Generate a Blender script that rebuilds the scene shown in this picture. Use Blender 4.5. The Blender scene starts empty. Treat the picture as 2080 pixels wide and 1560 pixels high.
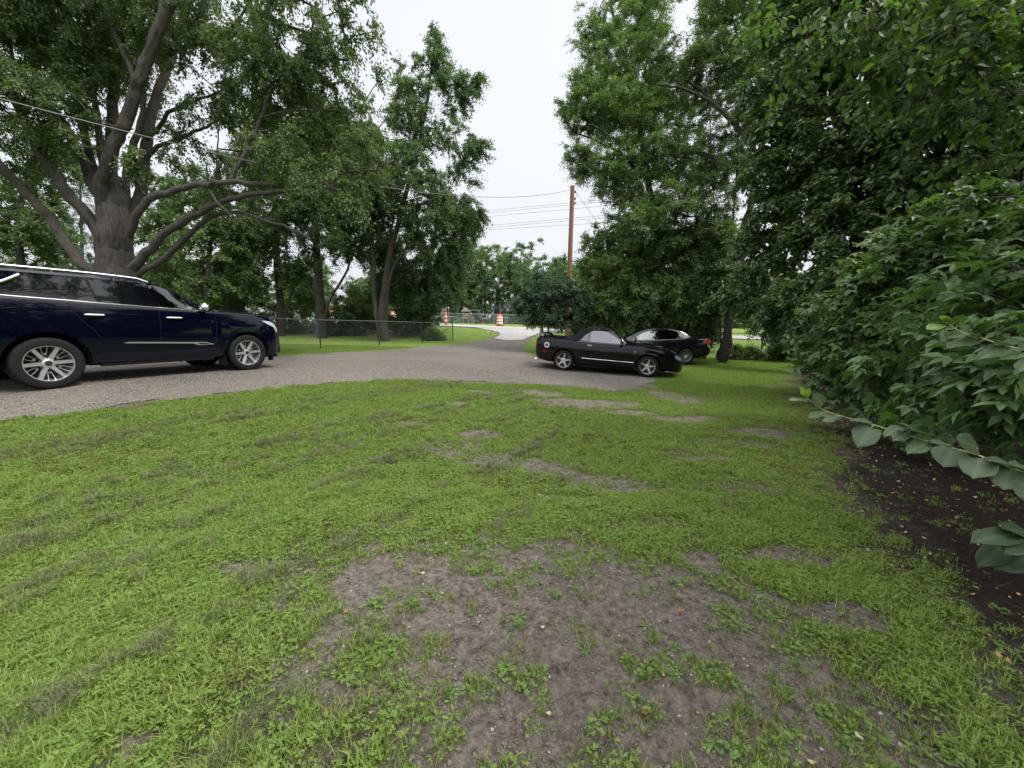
import bpy, bmesh, math, random
import numpy as np
from mathutils import Vector, Matrix
from mathutils.bvhtree import BVHTree
from mathutils.geometry import delaunay_2d_cdt

SC = bpy.context.scene
COL = SC.collection
R = math.radians

# ------------------------------------------------------------------ camera
CAM_Z = 1.5
FPX = 781.0                      # focal length in pixels of a 2080 px wide frame
PITCH = math.atan(135/781.0)
cam_d = bpy.data.cameras.new("camera")
cam_d.sensor_fit = 'HORIZONTAL'; cam_d.sensor_width = 36.0
cam_d.lens = 36.0*FPX/2080.0
cam_d.clip_start = 0.05; cam_d.clip_end = 3000
cam = bpy.data.objects.new("camera", cam_d); COL.objects.link(cam)
cam.location = (0, 0, CAM_Z); cam.rotation_euler = (R(90)-PITCH, 0, 0)
SC.camera = cam
# ------------------------------------------------------------------ world, sun, exposure
SUN_EL, SUN_AZ = R(57), R(108)   # azimuth from +Y clockwise: high on the right, slightly behind the camera
w = bpy.data.worlds.new("World"); SC.world = w; w.use_nodes = True
nt = w.node_tree; nt.nodes.clear()
out = nt.nodes.new('ShaderNodeOutputWorld'); bg = nt.nodes.new('ShaderNodeBackground')
sky = nt.nodes.new('ShaderNodeTexSky'); sky.sky_type = 'NISHITA'; sky.sun_disc = False
sky.sun_elevation = SUN_EL; sky.sun_rotation = SUN_AZ; sky.dust_density = 6; sky.air_density = 1.0; sky.ozone_density = 2.0
hs = nt.nodes.new('ShaderNodeHueSaturation'); hs.inputs['Saturation'].default_value = 0.30
mx = nt.nodes.new('ShaderNodeMix'); mx.data_type = 'RGBA'; mx.inputs['Factor'].default_value = 0.72
# overcast cloud layer: brighter overhead than at the horizon
tc = nt.nodes.new('ShaderNodeTexCoord'); sp = nt.nodes.new('ShaderNodeSeparateXYZ')
rmp = nt.nodes.new('ShaderNodeValToRGB'); cr = rmp.color_ramp
cr.elements[0].position = 0.0; cr.elements[0].color = (.215, .221, .236, 1)
cr.elements[1].position = 1.0; cr.elements[1].color = (.92, .92, .92, 1)
e = cr.elements.new(0.60); e.color = (.235, .242, .26, 1)
e = cr.elements.new(0.69); e.color = (.70, .71, .74, 1)
cn = nt.nodes.new('ShaderNodeTexNoise'); cn.inputs['Scale'].default_value = 1.6; cn.inputs['Detail'].default_value = 4
cmul = nt.nodes.new('ShaderNodeMath'); cmul.operation = 'MULTIPLY_ADD'; cmul.inputs[1].default_value = 0.16; cmul.inputs[2].default_value = 0.92
vs = nt.nodes.new('ShaderNodeVectorMath'); vs.operation = 'SCALE'; vs.inputs['Scale'].default_value = 24.0
vs2 = nt.nodes.new('ShaderNodeVectorMath'); vs2.operation = 'SCALE'
L = nt.links.new
L(tc.outputs['Generated'], sp.inputs[0]); L(sp.outputs['Z'], rmp.inputs['Fac'])
L(tc.outputs['Generated'], cn.inputs['Vector']); L(cn.outputs['Fac'], cmul.inputs[0])
L(rmp.outputs['Color'], vs.inputs[0]); L(vs.outputs[0], vs2.inputs[0]); L(cmul.outputs[0], vs2.inputs['Scale'])
L(sky.outputs['Color'], hs.inputs['Color']); L(hs.outputs['Color'], mx.inputs['A']); L(vs2.outputs[0], mx.inputs['B'])
L(mx.outputs['Result'], bg.inputs['Color']); bg.inputs['Strength'].default_value = 0.10
L(bg.outputs[0], out.inputs['Surface'])
sd = bpy.data.lights.new("sun", 'SUN'); sd.energy = 1.5; sd.angle = R(14); sd.color = (1.0, .965, .90)
so = bpy.data.objects.new("sun", sd); COL.objects.link(so)
_d = Vector((math.sin(SUN_AZ)*math.cos(SUN_EL), math.cos(SUN_AZ)*math.cos(SUN_EL), math.sin(SUN_EL)))
so.rotation_euler = _d.to_track_quat('Z', 'Y').to_euler(); so.location = (0, -5, 40)
SC.view_settings.view_transform = 'Standard'; SC.view_settings.look = 'None'
SC.view_settings.exposure = 0.98; SC.view_settings.gamma = 1.0
SC.render.engine = 'CYCLES'
cy = SC.cycles
cy.use_denoising = True
cy.max_bounces = 7; cy.diffuse_bounces = 3; cy.glossy_bounces = 3; cy.transmission_bounces = 4; cy.transparent_max_bounces = 12
cy.caustics_reflective = False; cy.caustics_refractive = False

# ------------------------------------------------------------------ camera model -> world points
_cp, _sp = math.cos(PITCH), math.sin(PITCH)
def P(u, v, D):
    """the world point seen at photograph pixel (u, v) at optical depth D metres"""
    r = (u-1040)/FPX*D; up = (780-v)/FPX*D
    return np.array([r, D*_cp+up*_sp, CAM_Z-D*_sp+up*_cp])

# ------------------------------------------------------------------ noise
def _hash(ix, iy, s):
    h = (ix.astype(np.int64)*374761393 + iy.astype(np.int64)*668265263 + s*1442695041) & 0xffffffff
    h = ((h ^ (h >> 13))*1274126177) & 0xffffffff
    return ((h ^ (h >> 16)) & 0xffff)/65535.0
def vnoise(x, y, s=0):
    x = np.asarray(x, float); y = np.asarray(y, float)
    ix = np.floor(x); iy = np.floor(y); fx = x-ix; fy = y-iy
    fx = fx*fx*(3-2*fx); fy = fy*fy*(3-2*fy)
    a = _hash(ix, iy, s); b = _hash(ix+1, iy, s); c = _hash(ix, iy+1, s); d = _hash(ix+1, iy+1, s)
    return (a*(1-fx)+b*fx)*(1-fy)+(c*(1-fx)+d*fx)*fy
def fbm(x, y, s=0, o=4):
    t = 0; a = .5; n = 0
    for k in range(o):
        t = t+a*vnoise(np.asarray(x)*2**k, np.asarray(y)*2**k, s+k*17); n += a; a *= .5
    return t/n

# ------------------------------------------------------------------ terrain
def st_y(x): return 31-0.28*(x+1.1)               # near edge of the street
def st_z(x): return np.clip(.62-.035*(np.asarray(x, float)+1), -.05, 1.2)
_ctl = [(0,0,0),(-3,2,.03),(3,2,-.02),(0,5,-.03),(-4,4,.14),(-6.3,4.7,.22),(-7.407,6.096,.366),(-6.165,8.923,.285),
 (-9.3,7,.42),(-8,9.7,.32),(-12,12,.48),(-8.15,13.3,.25),(-8.19,16.4,.18),(-6.84,19.9,.10),(-5.7,23.3,.0),(-3.95,25.8,-.03),
 (-15,26,.3),(-9,25.5,.02),(1.675,12.589,-.231),(4.23,11.957,-.363),(2.1,14.3,-.24),(4.7,13.7,-.36),(7.572,16.70,-.514),(4.8,17.2,-.50),
 (12.2,18.6,-.49),(3,8,-.2),(0,8,-.08),(-3,8,.1),(8,6,-.2),(6,3,-.05),(-2.5,13,.02),(-1,18,-.08),(-2,22,-.02),(-.3,26,.22),
 (-20,10,.5),(-25,30,.5),(9,11,-.4),(14,12,-.35),(0,-6,.1),(8,-4,.1),(-8,-4,.2),(-18,0,.4),(20,15,-.3),(3,20,-.2),(1.5,24,.1)]
for _x in (-60,-45,-33,-21,-11,-5,-1.1,4,8,12,16.6,24,40,60):
    for _dy in (0, 3.5, 7): _ctl.append((_x, float(st_y(_x))+_dy, float(st_z(_x))))
for _x in (-60,-30,0,30,60):
    _ctl += [(_x, 58, .55), (_x, 85, .55)]
for _x, _y in ((-60,-10),(60,-10),(-60,-60),(0,-60),(60,-60),(-150,0),(150,0),(-150,150),(0,170),(150,150),(60,20)):
    _ctl.append((_x, _y, .35))
_ctl = np.array(_ctl, float)
_c2 = 2.5**2
_A = np.sqrt(((_ctl[:, None, :2]-_ctl[None, :, :2])**2).sum(-1)+_c2)
_n = len(_ctl); _M = np.zeros((_n+1, _n+1)); _M[:_n, :_n] = _A+np.eye(_n)*-0.02; _M[:_n, _n] = 1; _M[_n, :_n] = 1
_W = np.linalg.solve(_M, np.append(_ctl[:, 2], 0))
def tz(x, y):
    x = np.asarray(x, float); y = np.asarray(y, float); sh = x.shape
    xs = x.ravel(); ys = y.ravel(); z = np.empty(len(xs))
    for i in range(0, len(xs), 40000):
        a = np.sqrt((xs[i:i+40000, None]-_ctl[None, :, 0])**2+(ys[i:i+40000, None]-_ctl[None, :, 1])**2+_c2)
        z[i:i+40000] = a@_W[:_n]+_W[_n]
    far = np.clip((np.hypot(xs, ys)-150)/60, 0, 1)
    return (z*(1-far)+.4*far).reshape(sh)
def tz1(x, y): return float(tz(np.array([x]), np.array([y]))[0])
def G(u, v):
    """where the ray through pixel (u, v) meets the terrain"""
    d = P(u, v, 1.0)-np.array([0, 0, CAM_Z]); t0 = .5; ts = np.concatenate([np.linspace(.6, 30, 400), np.linspace(30.1, 90, 300)])
    pts = np.array([0, 0, CAM_Z])+ts[:, None]*d
    h = pts[:, 2]-tz(pts[:, 0], pts[:, 1])
    k = np.argmax(h < 0)
    if h[k] >= 0: k = len(ts)-1
    f = h[k-1]/(h[k-1]-h[k]+1e-9) if k else 0
    return pts[k-1]*(1-f)+pts[k]*f if k else pts[0]
def in_poly(x, y, poly):
    x = np.asarray(x); y = np.asarray(y); c = np.zeros(x.shape, bool); n = len(poly)
    for i in range(n):
        x1, y1 = poly[i]; x2, y2 = poly[(i+1) % n]
        if y1 == y2: continue
        k = ((y1 > y) != (y2 > y)) & (x < (x2-x1)*(y-y1)/(y2-y1)+x1)
        c ^= k
    return c
def poly_sd(x, y, poly):
    """signed distance, negative inside"""
    x = np.asarray(x, float); y = np.asarray(y, float); d = np.full(x.shape, 1e9); n = len(poly)
    for i in range(n):
        x1, y1 = poly[i]; x2, y2 = poly[(i+1) % n]; dx, dy = x2-x1, y2-y1
        t = np.clip(((x-x1)*dx+(y-y1)*dy)/(dx*dx+dy*dy+1e-12), 0, 1)
        d = np.minimum(d, np.hypot(x-x1-t*dx, y-y1-t*dy))
    return np.where(in_poly(x, y, poly), -d, d)

# ------------------------------------------------------------------ object helpers
def tag(o, label=None, cat=None, group=None, kind=None):
    if label: o['label'] = label
    if cat: o['category'] = cat
    if group: o['group'] = group
    if kind: o['kind'] = kind
    return o
def empty(name, loc=(0, 0, 0), rz=0, label=None, cat=None, group=None):
    o = bpy.data.objects.new(name, None); COL.objects.link(o); o.empty_display_size = .2
    o.location = loc; o.rotation_euler = (0, 0, rz)
    return tag(o, label, cat, group)
def link(name, me, mat=None, parent=None, world=False):
    o = bpy.data.objects.new(name, me); COL.objects.link(o)
    if mat is not None and not me.materials:
        for m in (mat if isinstance(mat, (list, tuple)) else [mat]): me.materials.append(m)
    if parent is not None:
        o.parent = parent
        if world: o.matrix_parent_inverse = parent.matrix_basis.inverted()
    return o
def np_mesh(name, V, faces, smooth=False, tint=None):
    """faces: list of (M,k) int arrays"""
    me = bpy.data.meshes.new(name); V = np.asarray(V, np.float32)
    faces = [np.asarray(f) for f in faces if len(f)]
    me.vertices.add(len(V)); me.vertices.foreach_set('co', V.ravel())
    loops = np.concatenate([f.ravel() for f in faces]).astype(np.int32)
    tot = np.concatenate([np.full(len(f), f.shape[1]) for f in faces]).astype(np.int32)
    st = np.concatenate([[0], np.cumsum(tot)[:-1]]).astype(np.int32)
    me.loops.add(len(loops)); me.loops.foreach_set('vertex_index', loops)
    me.polygons.add(len(tot)); me.polygons.foreach_set('loop_start', st)
    try: me.polygons.foreach_set('loop_total', tot)
    except Exception: pass
    me.update(calc_edges=True)
    me.polygons.foreach_set('use_smooth', np.full(len(tot), smooth))
    if tint is not None:
        a = me.attributes.new('tint', 'FLOAT', 'POINT'); a.data.foreach_set('value', np.asarray(tint, np.float32))
    return me
class MB:
    """collects simple shapes and builds them as one mesh"""
    def __init__(s): s.v = []; s.f = []; s.n = 0
    def add(s, V, F):
        V = [tuple(p) for p in V]; s.v += V; s.f += [tuple(i+s.n for i in f) for f in F]; s.n += len(V)
    def box(s, c, size, rot=None, taper=1.0):
        x, y, z = [k/2 for k in size]; V = []
        for dz, t in ((-z, 1), (z, taper)):
            for dx, dy in ((-x, -y), (x, -y), (x, y), (-x, y)): V.append(Vector((dx*t, dy*t, dz)))
        if rot is not None: V = [rot @ p for p in V]
        V = [p+Vector(c) for p in V]
        s.add(V, [(0,3,2,1),(4,5,6,7),(0,1,5,4),(1,2,6,5),(2,3,7,6),(3,0,4,7)])
    def tube(s, pts, r, seg=8, cap=True):
        pts = [Vector(p) for p in pts]; n = len(pts)
        rs = r if isinstance(r, (list, tuple)) else [r]*n
        t = (pts[1]-pts[0]).normalized(); a = t.orthogonal().normalized(); V = []; F = []
        for i, p in enumerate(pts):
            tt = (pts[min(i+1, n-1)]-pts[max(i-1, 0)]).normalized()
            a = (a-tt*a.dot(tt)).normalized(); b = tt.cross(a)
            for k in range(seg):
                q = 2*math.pi*k/seg; V.append(p+(a*math.cos(q)+b*math.sin(q))*rs[i])
        for i in range(n-1):
            for k in range(seg):
                k2 = (k+1) % seg; F.append((i*seg+k, i*seg+k2, (i+1)*seg+k2, (i+1)*seg+k))
        if cap: F.append(tuple(reversed(range(seg)))); F.append(tuple((n-1)*seg+k for k in range(seg)))
        s.add(V, F)
    def lathe(s, prof, seg=32, M=None, close=False):
        """profile of (r, h) about Z"""
        V = []; F = []; n = len(prof)
        for r_, h in prof:
            for k in range(seg):
                q = 2*math.pi*k/seg; p = Vector((r_*math.cos(q), r_*math.sin(q), h)); V.append(M @ p if M is not None else p)
        for i in range(n if close else n-1):
            j = (i+1) % n
            for k in range(seg):
                k2 = (k+1) % seg; F.append((i*seg+k, i*seg+k2, j*seg+k2, j*seg+k))
        s.add(V, F)
    def prism(s, poly, h0, h1, M=None):
        n = len(poly); V = [Vector((x, y, h0)) for x, y in poly]+[Vector((x, y, h1)) for x, y in poly]
        if M is not None: V = [M @ p for p in V]
        s.add(V, [tuple(reversed(range(n))), tuple(range(n, 2*n))]+[(i, (i+1) % n, n+(i+1) % n, n+i) for i in range(n)])
    def mesh(s, name, smooth=False):
        me = bpy.data.meshes.new(name); me.from_pydata(s.v, [], s.f); me.update()
        if smooth:
            me.polygons.foreach_set('use_smooth', np.ones(len(me.polygons), bool))
            try: me.set_sharp_from_angle(angle=R(40))
            except Exception: pass
        return me
    def build(s, name, mat, parent=None, smooth=False, world=False):
        return link(name, s.mesh(name, smooth), mat, parent, world)

# ------------------------------------------------------------------ materials
def new_mat(name):
    m = bpy.data.materials.new(name); m.use_nodes = True; n = m.node_tree
    return m, n, n.nodes['Principled BSDF']
def simple(name, col, rough=.5, metal=0, spec=None, coat=0, ior=None, bump=0, bscale=60, var=0, vscale=8):
    m, n, b = new_mat(name)
    b.inputs['Base Color'].default_value = (*col, 1); b.inputs['Roughness'].default_value = rough
    b.inputs['Metallic'].default_value = metal
    if spec is not None: b.inputs['Specular IOR Level'].default_value = spec
    if ior: b.inputs['IOR'].default_value = ior
    if coat: b.inputs['Coat Weight'].default_value = coat; b.inputs['Coat Roughness'].default_value = .03
    tcn = n.nodes.new('ShaderNodeTexCoord')
    if bump:
        t = n.nodes.new('ShaderNodeTexNoise'); t.inputs['Scale'].default_value = bscale; t.inputs['Detail'].default_value = 6
        bp = n.nodes.new('ShaderNodeBump'); bp.inputs['Strength'].default_value = bump; bp.inputs['Distance'].default_value = .02
        n.links.new(tcn.outputs['Object'], t.inputs['Vector']); n.links.new(t.outputs['Fac'], bp.inputs['Height']); n.links.new(bp.outputs[0], b.inputs['Normal'])
    if var:
        t = n.nodes.new('ShaderNodeTexNoise'); t.inputs['Scale'].default_value = vscale; t.inputs['Detail'].default_value = 5
        r = n.nodes.new('ShaderNodeValToRGB'); r.color_ramp.elements[0].position = .3; r.color_ramp.elements[1].position = .7
        r.color_ramp.elements[0].color = (*[c*(1-var) for c in col], 1); r.color_ramp.elements[1].color = (*[min(1, c*(1+var)) for c in col], 1)
        n.links.new(tcn.outputs['Object'], t.inputs['Vector']); n.links.new(t.outputs['Fac'], r.inputs[0]); n.links.new(r.outputs[0], b.inputs['Base Color'])
    return m
def leaf_mat(name, cols, trans=.35, rough=.55, attr='tint', spec=.25):
    """cols: ramp colours over the per-leaf tint"""
    m = bpy.data.materials.new(name); m.use_nodes = True; n = m.node_tree; b = n.nodes['Principled BSDF']
    at = n.nodes.new('ShaderNodeAttribute'); at.attribute_name = attr
    r = n.nodes.new('ShaderNodeValToRGB'); k = len(cols)
    while len(r.color_ramp.elements) < k: r.color_ramp.elements.new(.5)
    for i, c in enumerate(cols):
        r.color_ramp.elements[i].position = i/(k-1); r.color_ramp.elements[i].color = (*c, 1)
    n.links.new(at.outputs['Fac'], r.inputs[0]); n.links.new(r.outputs[0], b.inputs['Base Color'])
    b.inputs['Roughness'].default_value = rough; b.inputs['Specular IOR Level'].default_value = spec
    t = n.nodes.new('ShaderNodeBsdfTranslucent'); mxs = n.nodes.new('ShaderNodeMixShader'); mxs.inputs[0].default_value = trans
    bc = n.nodes.new('ShaderNodeMix'); bc.data_type = 'RGBA'; bc.blend_type = 'MULTIPLY'; bc.inputs['Factor'].default_value = 1
    bc.inputs['B'].default_value = (1.15, 1.35, .55, 1)
    n.links.new(r.outputs[0], bc.inputs['A']); n.links.new(bc.outputs['Result'], t.inputs['Color'])
    o = n.nodes['Material Output']
    n.links.new(b.outputs[0], mxs.inputs[1]); n.links.new(t.outputs[0], mxs.inputs[2]); n.links.new(mxs.outputs[0], o.inputs['Surface'])
    return m
def bark_mat(name, c1, c2, scale=6, stretch=5, bump=.6):
    m, n, b = new_mat(name); tcn = n.nodes.new('ShaderNodeTexCoord'); mp = n.nodes.new('ShaderNodeMapping')
    mp.inputs['Scale'].default_value = (scale, scale, scale/stretch)
    t = n.nodes.new('ShaderNodeTexNoise'); t.inputs['Scale'].default_value = 3; t.inputs['Detail'].default_value = 8; t.inputs['Roughness'].default_value = .7
    t2 = n.nodes.new('ShaderNodeTexNoise'); t2.inputs['Scale'].default_value = .5; t2.inputs['Detail'].default_value = 3
    ad = n.nodes.new('ShaderNodeMath'); ad.operation = 'MULTIPLY_ADD'; ad.inputs[1].default_value = .55
    r = n.nodes.new('ShaderNodeValToRGB'); r.color_ramp.elements[0].position = .5; r.color_ramp.elements[1].position = .95
    r.color_ramp.elements[0].color = (*c1, 1); r.color_ramp.elements[1].color = (*c2, 1)
    bp = n.nodes.new('ShaderNodeBump'); bp.inputs['Strength'].default_value = bump; bp.inputs['Distance'].default_value = .04
    K = n.links.new
    K(tcn.outputs['Object'], mp.inputs[0]); K(mp.outputs[0], t.inputs['Vector']); K(tcn.outputs['Object'], t2.inputs['Vector'])
    K(t2.outputs['Fac'], ad.inputs[0]); K(t.outputs['Fac'], ad.inputs[2]); K(ad.outputs[0], r.inputs[0]); K(r.outputs[0], b.inputs['Base Color'])
    K(t.outputs['Fac'], bp.inputs['Height']); K(bp.outputs[0], b.inputs['Normal']); b.inputs['Roughness'].default_value = .9
    return m
# ================================================================== GROUND
def GP(pts): return [tuple(G(u, v)[:2]) for u, v in pts]
# gravel drive outline (world), starting along its near edge, left to right
drive_near = GP([(-160, 872), (0, 852), (200, 832), (400, 806), (600, 785), (700, 777), (780, 773), (850, 771), (930, 774), (1000, 778), (1100, 781), (1190, 789), (1250, 795), (1300, 789), (1335, 772), (1352, 757)])
drive_far = [(4.3, 13.2), (2.0, 14.2), (1.6, 15.6), (1.0, 17.2)]+GP([(1058, 703)])+GP([(1070, 697)])
drive_mouth = [(2.0, st_y(2)-2.4), (4.6, st_y(4.6)-.4), (4.8, st_y(4.8)+.5), (-4.2, st_y(-4.2)+.5), (-3.6, st_y(-3.6)-.35)]
drive_back = GP([(992, 668.5), (1012, 675), (1012, 681), (990, 690), (950, 697), (900, 702), (850, 706), (770, 712), (700, 716), (640, 719), (560, 724)])+[(-9.4, 12.0), (-11.5, 9.2), (-14.5, 8.2), (-22, 4)]
DRIVE = drive_near+drive_far+drive_mouth+drive_back+[(-20, -2)]
def ell(u, v, ru, rv):
    c = G(u, v); a = G(u, v+rv); b = G(u, v-rv)
    return (c[0], c[1], ru*np.hypot(c[1], CAM_Z)/FPX, max(.05, (b[1]-a[1])/2))
DIRT_POLY = GP([(610, 1200), (720, 1130), (850, 1095), (1000, 1105), (1150, 1120), (1260, 1122), (1400, 1150), (1470, 1210), (1600, 1290), (1720, 1370), (1800, 1450), (1880, 1555), (1900, 1640), (880, 1640), (850, 1530), (830, 1450), (740, 1330), (660, 1260)])
BUSH_POLY = GP([(1600, 772), (1640, 840), (1700, 905), (1740, 1000), (1830, 1100), (1930, 1200), (2010, 1300), (2100, 1420)])+[(3.2, .6), (14, -2), (16, 9)]+GP([(1760, 740), (1640, 745)])
DIRT_E = [ell(*a) for a in [(925,912,75,20),(1005,935,80,20),(1085,945,70,20),(975,885,50,10),(1238,985,80,20),(1205,818,125,11),(1365,805,65,15),(1400,851,75,8),
   (975,796,50,5),(1110,800,60,6),(1490,1000,120,34),(475,1150,85,22),(1290,838,60,6),(245,1525,36,18),(1540,880,70,12),(1310,1060,90,14),(1620,1130,110,30),(1500,900,80,10),(1700,1250,90,40),(560,1230,60,14),(330,1080,40,8),(840,860,60,6),(1150,1010,60,8),(920,820,40,6),(1440,930,70,9),(700,905,30,5)]]
def bare(x, y):
    """0 = lawn, 1 = bare soil"""
    n = fbm(x*2.2, y*2.2, 5)-.5; n2 = fbm(x*9, y*9, 9, 3)-.5
    b = np.clip(.5-(poly_sd(x, y, DIRT_POLY)-.22+n*.8+n2*.45)/.65, 0, 1)
    b = np.maximum(b, np.clip(.5-(poly_sd(x, y, BUSH_POLY)-.28+n*1.2+n2*.3)/.9, 0, 1)*.99)
    ds = drive_sd(x, y); b = np.maximum(b, np.clip(.62-(ds+n*1.1+n2*.5-.10)/.5, 0, 1)*np.where(x > -1.6, .9, .55)*(ds > -.3)*(y < 14))
    for k, (cx, cy_, rx, ry) in enumerate(DIRT_E):
        d = np.hypot((x-cx)/rx, (y-cy_)/ry)+n*1.5+n2*.7
        b = np.maximum(b, np.clip((1.25-d)*1.6, 0, 1)*(.7 if k in (10, 15, 17) else .96))
    return b
def dry(x, y): return np.clip((fbm(x*.9+7, y*.9, 21)-.44)*5, 0, 1)*np.clip(fbm(x*5, y*5, 22, 2)*2.2-.35, 0, 1)
def drive_sd(x, y): return poly_sd(x, y, DRIVE)+(fbm(x*1.6, y*1.6, 3, 3)-.5)*.5+(fbm(x*6, y*6, 4, 2)-.5)*.25

def geo_axis(lo, hi, fine_lo, fine_hi, step, grow=1.09):
    a = list(np.arange(fine_lo, fine_hi, step)); s = step
    while a[-1] < hi: s *= grow; a.append(a[-1]+s)
    s = step
    while a[0] > lo: s *= grow; a.insert(0, a[0]-s)
    return np.array(a)
def heightfield(name, xs, ys, zf, mat, attrs=None):
    X, Y = np.meshgrid(xs, ys); Z = zf(X, Y); nx, ny = len(xs), len(ys)
    idx = np.arange(nx*ny).reshape(ny, nx)
    q = np.stack([idx[:-1, :-1], idx[:-1, 1:], idx[1:, 1:], idx[1:, :-1]], -1).reshape(-1, 4)
    me = np_mesh(name, np.stack([X, Y, Z], -1).reshape(-1, 3), [q], True)
    for k, f in (attrs or {}).items():
        a = me.attributes.new(k, 'FLOAT', 'POINT'); a.data.foreach_set('value', f(X, Y).ravel().astype(np.float32))
    return link(name, me, mat)
def relief(X, Y):
    near = np.clip(1-(np.hypot(X, Y)-5)/4, 0, 1)
    b = bare(X, Y)
    return near*((fbm(X*5, Y*5, 31, 4)-.5)*.035*(1-.4*b)+(fbm(X*22, Y*22, 37, 3)-.5)*.012*b)
def ground_z(X, Y): return tz(X, Y)+relief(X, Y)

m, n, b = new_mat('soil and turf'); K = n.links.new
tcn = n.nodes.new('ShaderNodeTexCoord')
def noise(n, tcn, s, d=6, rgh=.6):
    t = n.nodes.new('ShaderNodeTexNoise'); t.inputs['Scale'].default_value = s; t.inputs['Detail'].default_value = d; t.inputs['Roughness'].default_value = rgh
    n.links.new(tcn.outputs['Object'], t.inputs['Vector']); return t
def ramp(n, src, stops):
    r = n.nodes.new('ShaderNodeValToRGB')
    while len(r.color_ramp.elements) < len(stops): r.color_ramp.elements.new(.5)
    for e_, (p_, c_) in zip(r.color_ramp.elements, stops): e_.position = p_; e_.color = (*c_, 1)
    n.links.new(src, r.inputs[0]); return r
t1 = noise(n, tcn, 26, 10, .75); t2 = noise(n, tcn, 1.3, 5); t3 = noise(n, tcn, 140, 4)
soil0 = ramp(n, t1.outputs['Fac'], [(.34, (.066, .053, .042)), (.48, (.185, .155, .130)), (.62, (.31, .268, .228))]); shaded_soil = ramp(n, t1.outputs['Fac'], [(.3, (.012, .009, .007)), (.5, (.032, .024, .018)), (.7, (.07, .052, .038))])  # soil under the bushes: litter plus canopy shade painted in as darker brown
ah = n.nodes.new('ShaderNodeAttribute'); ah.attribute_name = 'shaded_soil'; mh = n.nodes.new('ShaderNodeMix'); mh.data_type = 'RGBA'; K(ah.outputs['Fac'], mh.inputs['Factor']); K(soil0.outputs[0], mh.inputs['A']); K(shaded_soil.outputs[0], mh.inputs['B'])
class soil: outputs = [mh.outputs['Result']]
turf = ramp(n, t1.outputs['Fac'], [(.3, (.025, .028, .012)), (.5, (.055, .066, .022)), (.7, (.10, .115, .035))])
farg = ramp(n, t2.outputs['Fac'], [(.3, (.11, .175, .035)), (.7, (.165, .245, .05))])
ab = n.nodes.new('ShaderNodeAttribute'); ab.attribute_name = 'bare'
af = n.nodes.new('ShaderNodeAttribute'); af.attribute_name = 'farness'
m1 = n.nodes.new('ShaderNodeMix'); m1.data_type = 'RGBA'; m2 = n.nodes.new('ShaderNodeMix'); m2.data_type = 'RGBA'
K(af.outputs['Fac'], m1.inputs['Factor']); K(turf.outputs[0], m1.inputs['A']); K(farg.outputs[0], m1.inputs['B'])
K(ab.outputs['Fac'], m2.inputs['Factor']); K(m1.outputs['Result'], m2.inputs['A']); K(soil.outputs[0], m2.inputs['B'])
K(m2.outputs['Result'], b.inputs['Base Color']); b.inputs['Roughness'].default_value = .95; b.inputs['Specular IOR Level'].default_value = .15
bp = n.nodes.new('ShaderNodeBump'); bp.inputs['Strength'].default_value = 1; bp.inputs['Distance'].default_value = .035
ad = n.nodes.new('ShaderNodeMath'); ad.operation = 'ADD'; K(t1.outputs['Fac'], ad.inputs[0]); K(t3.outputs['Fac'], ad.inputs[1]); K(ad.outputs[0], bp.inputs['Height']); K(bp.outputs[0], b.inputs['Normal'])
M_GROUND = m
xs = geo_axis(-450, 450, -4.2, 4.6, .05, 1.06); ys = geo_axis(-200, 600, .8, 6.5, .045, 1.05)
g = heightfield('ground', xs, ys, ground_z, M_GROUND, {'bare': bare, 'shaded_soil': lambda X, Y: np.clip(.5-(poly_sd(X, Y, BUSH_POLY)+(fbm(X*2, Y*2, 6)-.5)*1.0-.35)/.8, 0, 1), 'farness': lambda X, Y: np.clip((np.hypot(X, Y)-11)/7, 0, 1)})
tag(g, kind='structure')

def sheet(name, poly, off, mat, step, noise_amp=0, attrs=None, kind='structure', res=.35):
    """a sheet following the terrain, cut to an outline"""
    out_ = []
    n_ = len(poly)
    for i in range(n_):
        a = np.array(poly[i]); b_ = np.array(poly[(i+1) % n_]); k = max(1, int(np.linalg.norm(b_-a)/res))
        for j in range(k):
            p = a+(b_-a)*j/k
            if noise_amp:
                d = (b_-a)/np.linalg.norm(b_-a); nn = np.array([-d[1], d[0]])
                p = p+nn*noise_amp*2*(float(fbm(np.array([p[0]*1.7]), np.array([p[1]*1.7]), 41)[0])-.5+.5*(float(vnoise(np.array([p[0]*6]), np.array([p[1]*6]), 43)[0])-.5))
            out_.append(p)
    ring = [Vector(p) for p in out_]; nb = len(ring)
    xs_ = np.arange(min(p[0] for p in out_), max(p[0] for p in out_), step); ys_ = np.arange(min(p[1] for p in out_), max(p[1] for p in out_), step)
    X, Y = np.meshgrid(xs_, ys_); sd_ = poly_sd(X, Y, out_); k = sd_ < -step*.45
    pts = ring+[Vector((x, y)) for x, y in zip(X[k], Y[k])]
    v2, e2, f2, *_ = delaunay_2d_cdt(pts, [(i, (i+1) % nb) for i in range(nb)], [list(range(nb))], 1, 1e-5)
    V = np.array([(p.x, p.y) for p in v2]); Z = tz(V[:, 0], V[:, 1])+off
    me = bpy.data.meshes.new(name); me.from_pydata([(a[0], a[1], z) for a, z in zip(V, Z)], [], [tuple(f) for f in f2]); me.update()
    me.polygons.foreach_set('use_smooth', np.ones(len(me.polygons), bool))
    o = link(name, me, mat); tag(o, kind=kind)
    return o
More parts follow.
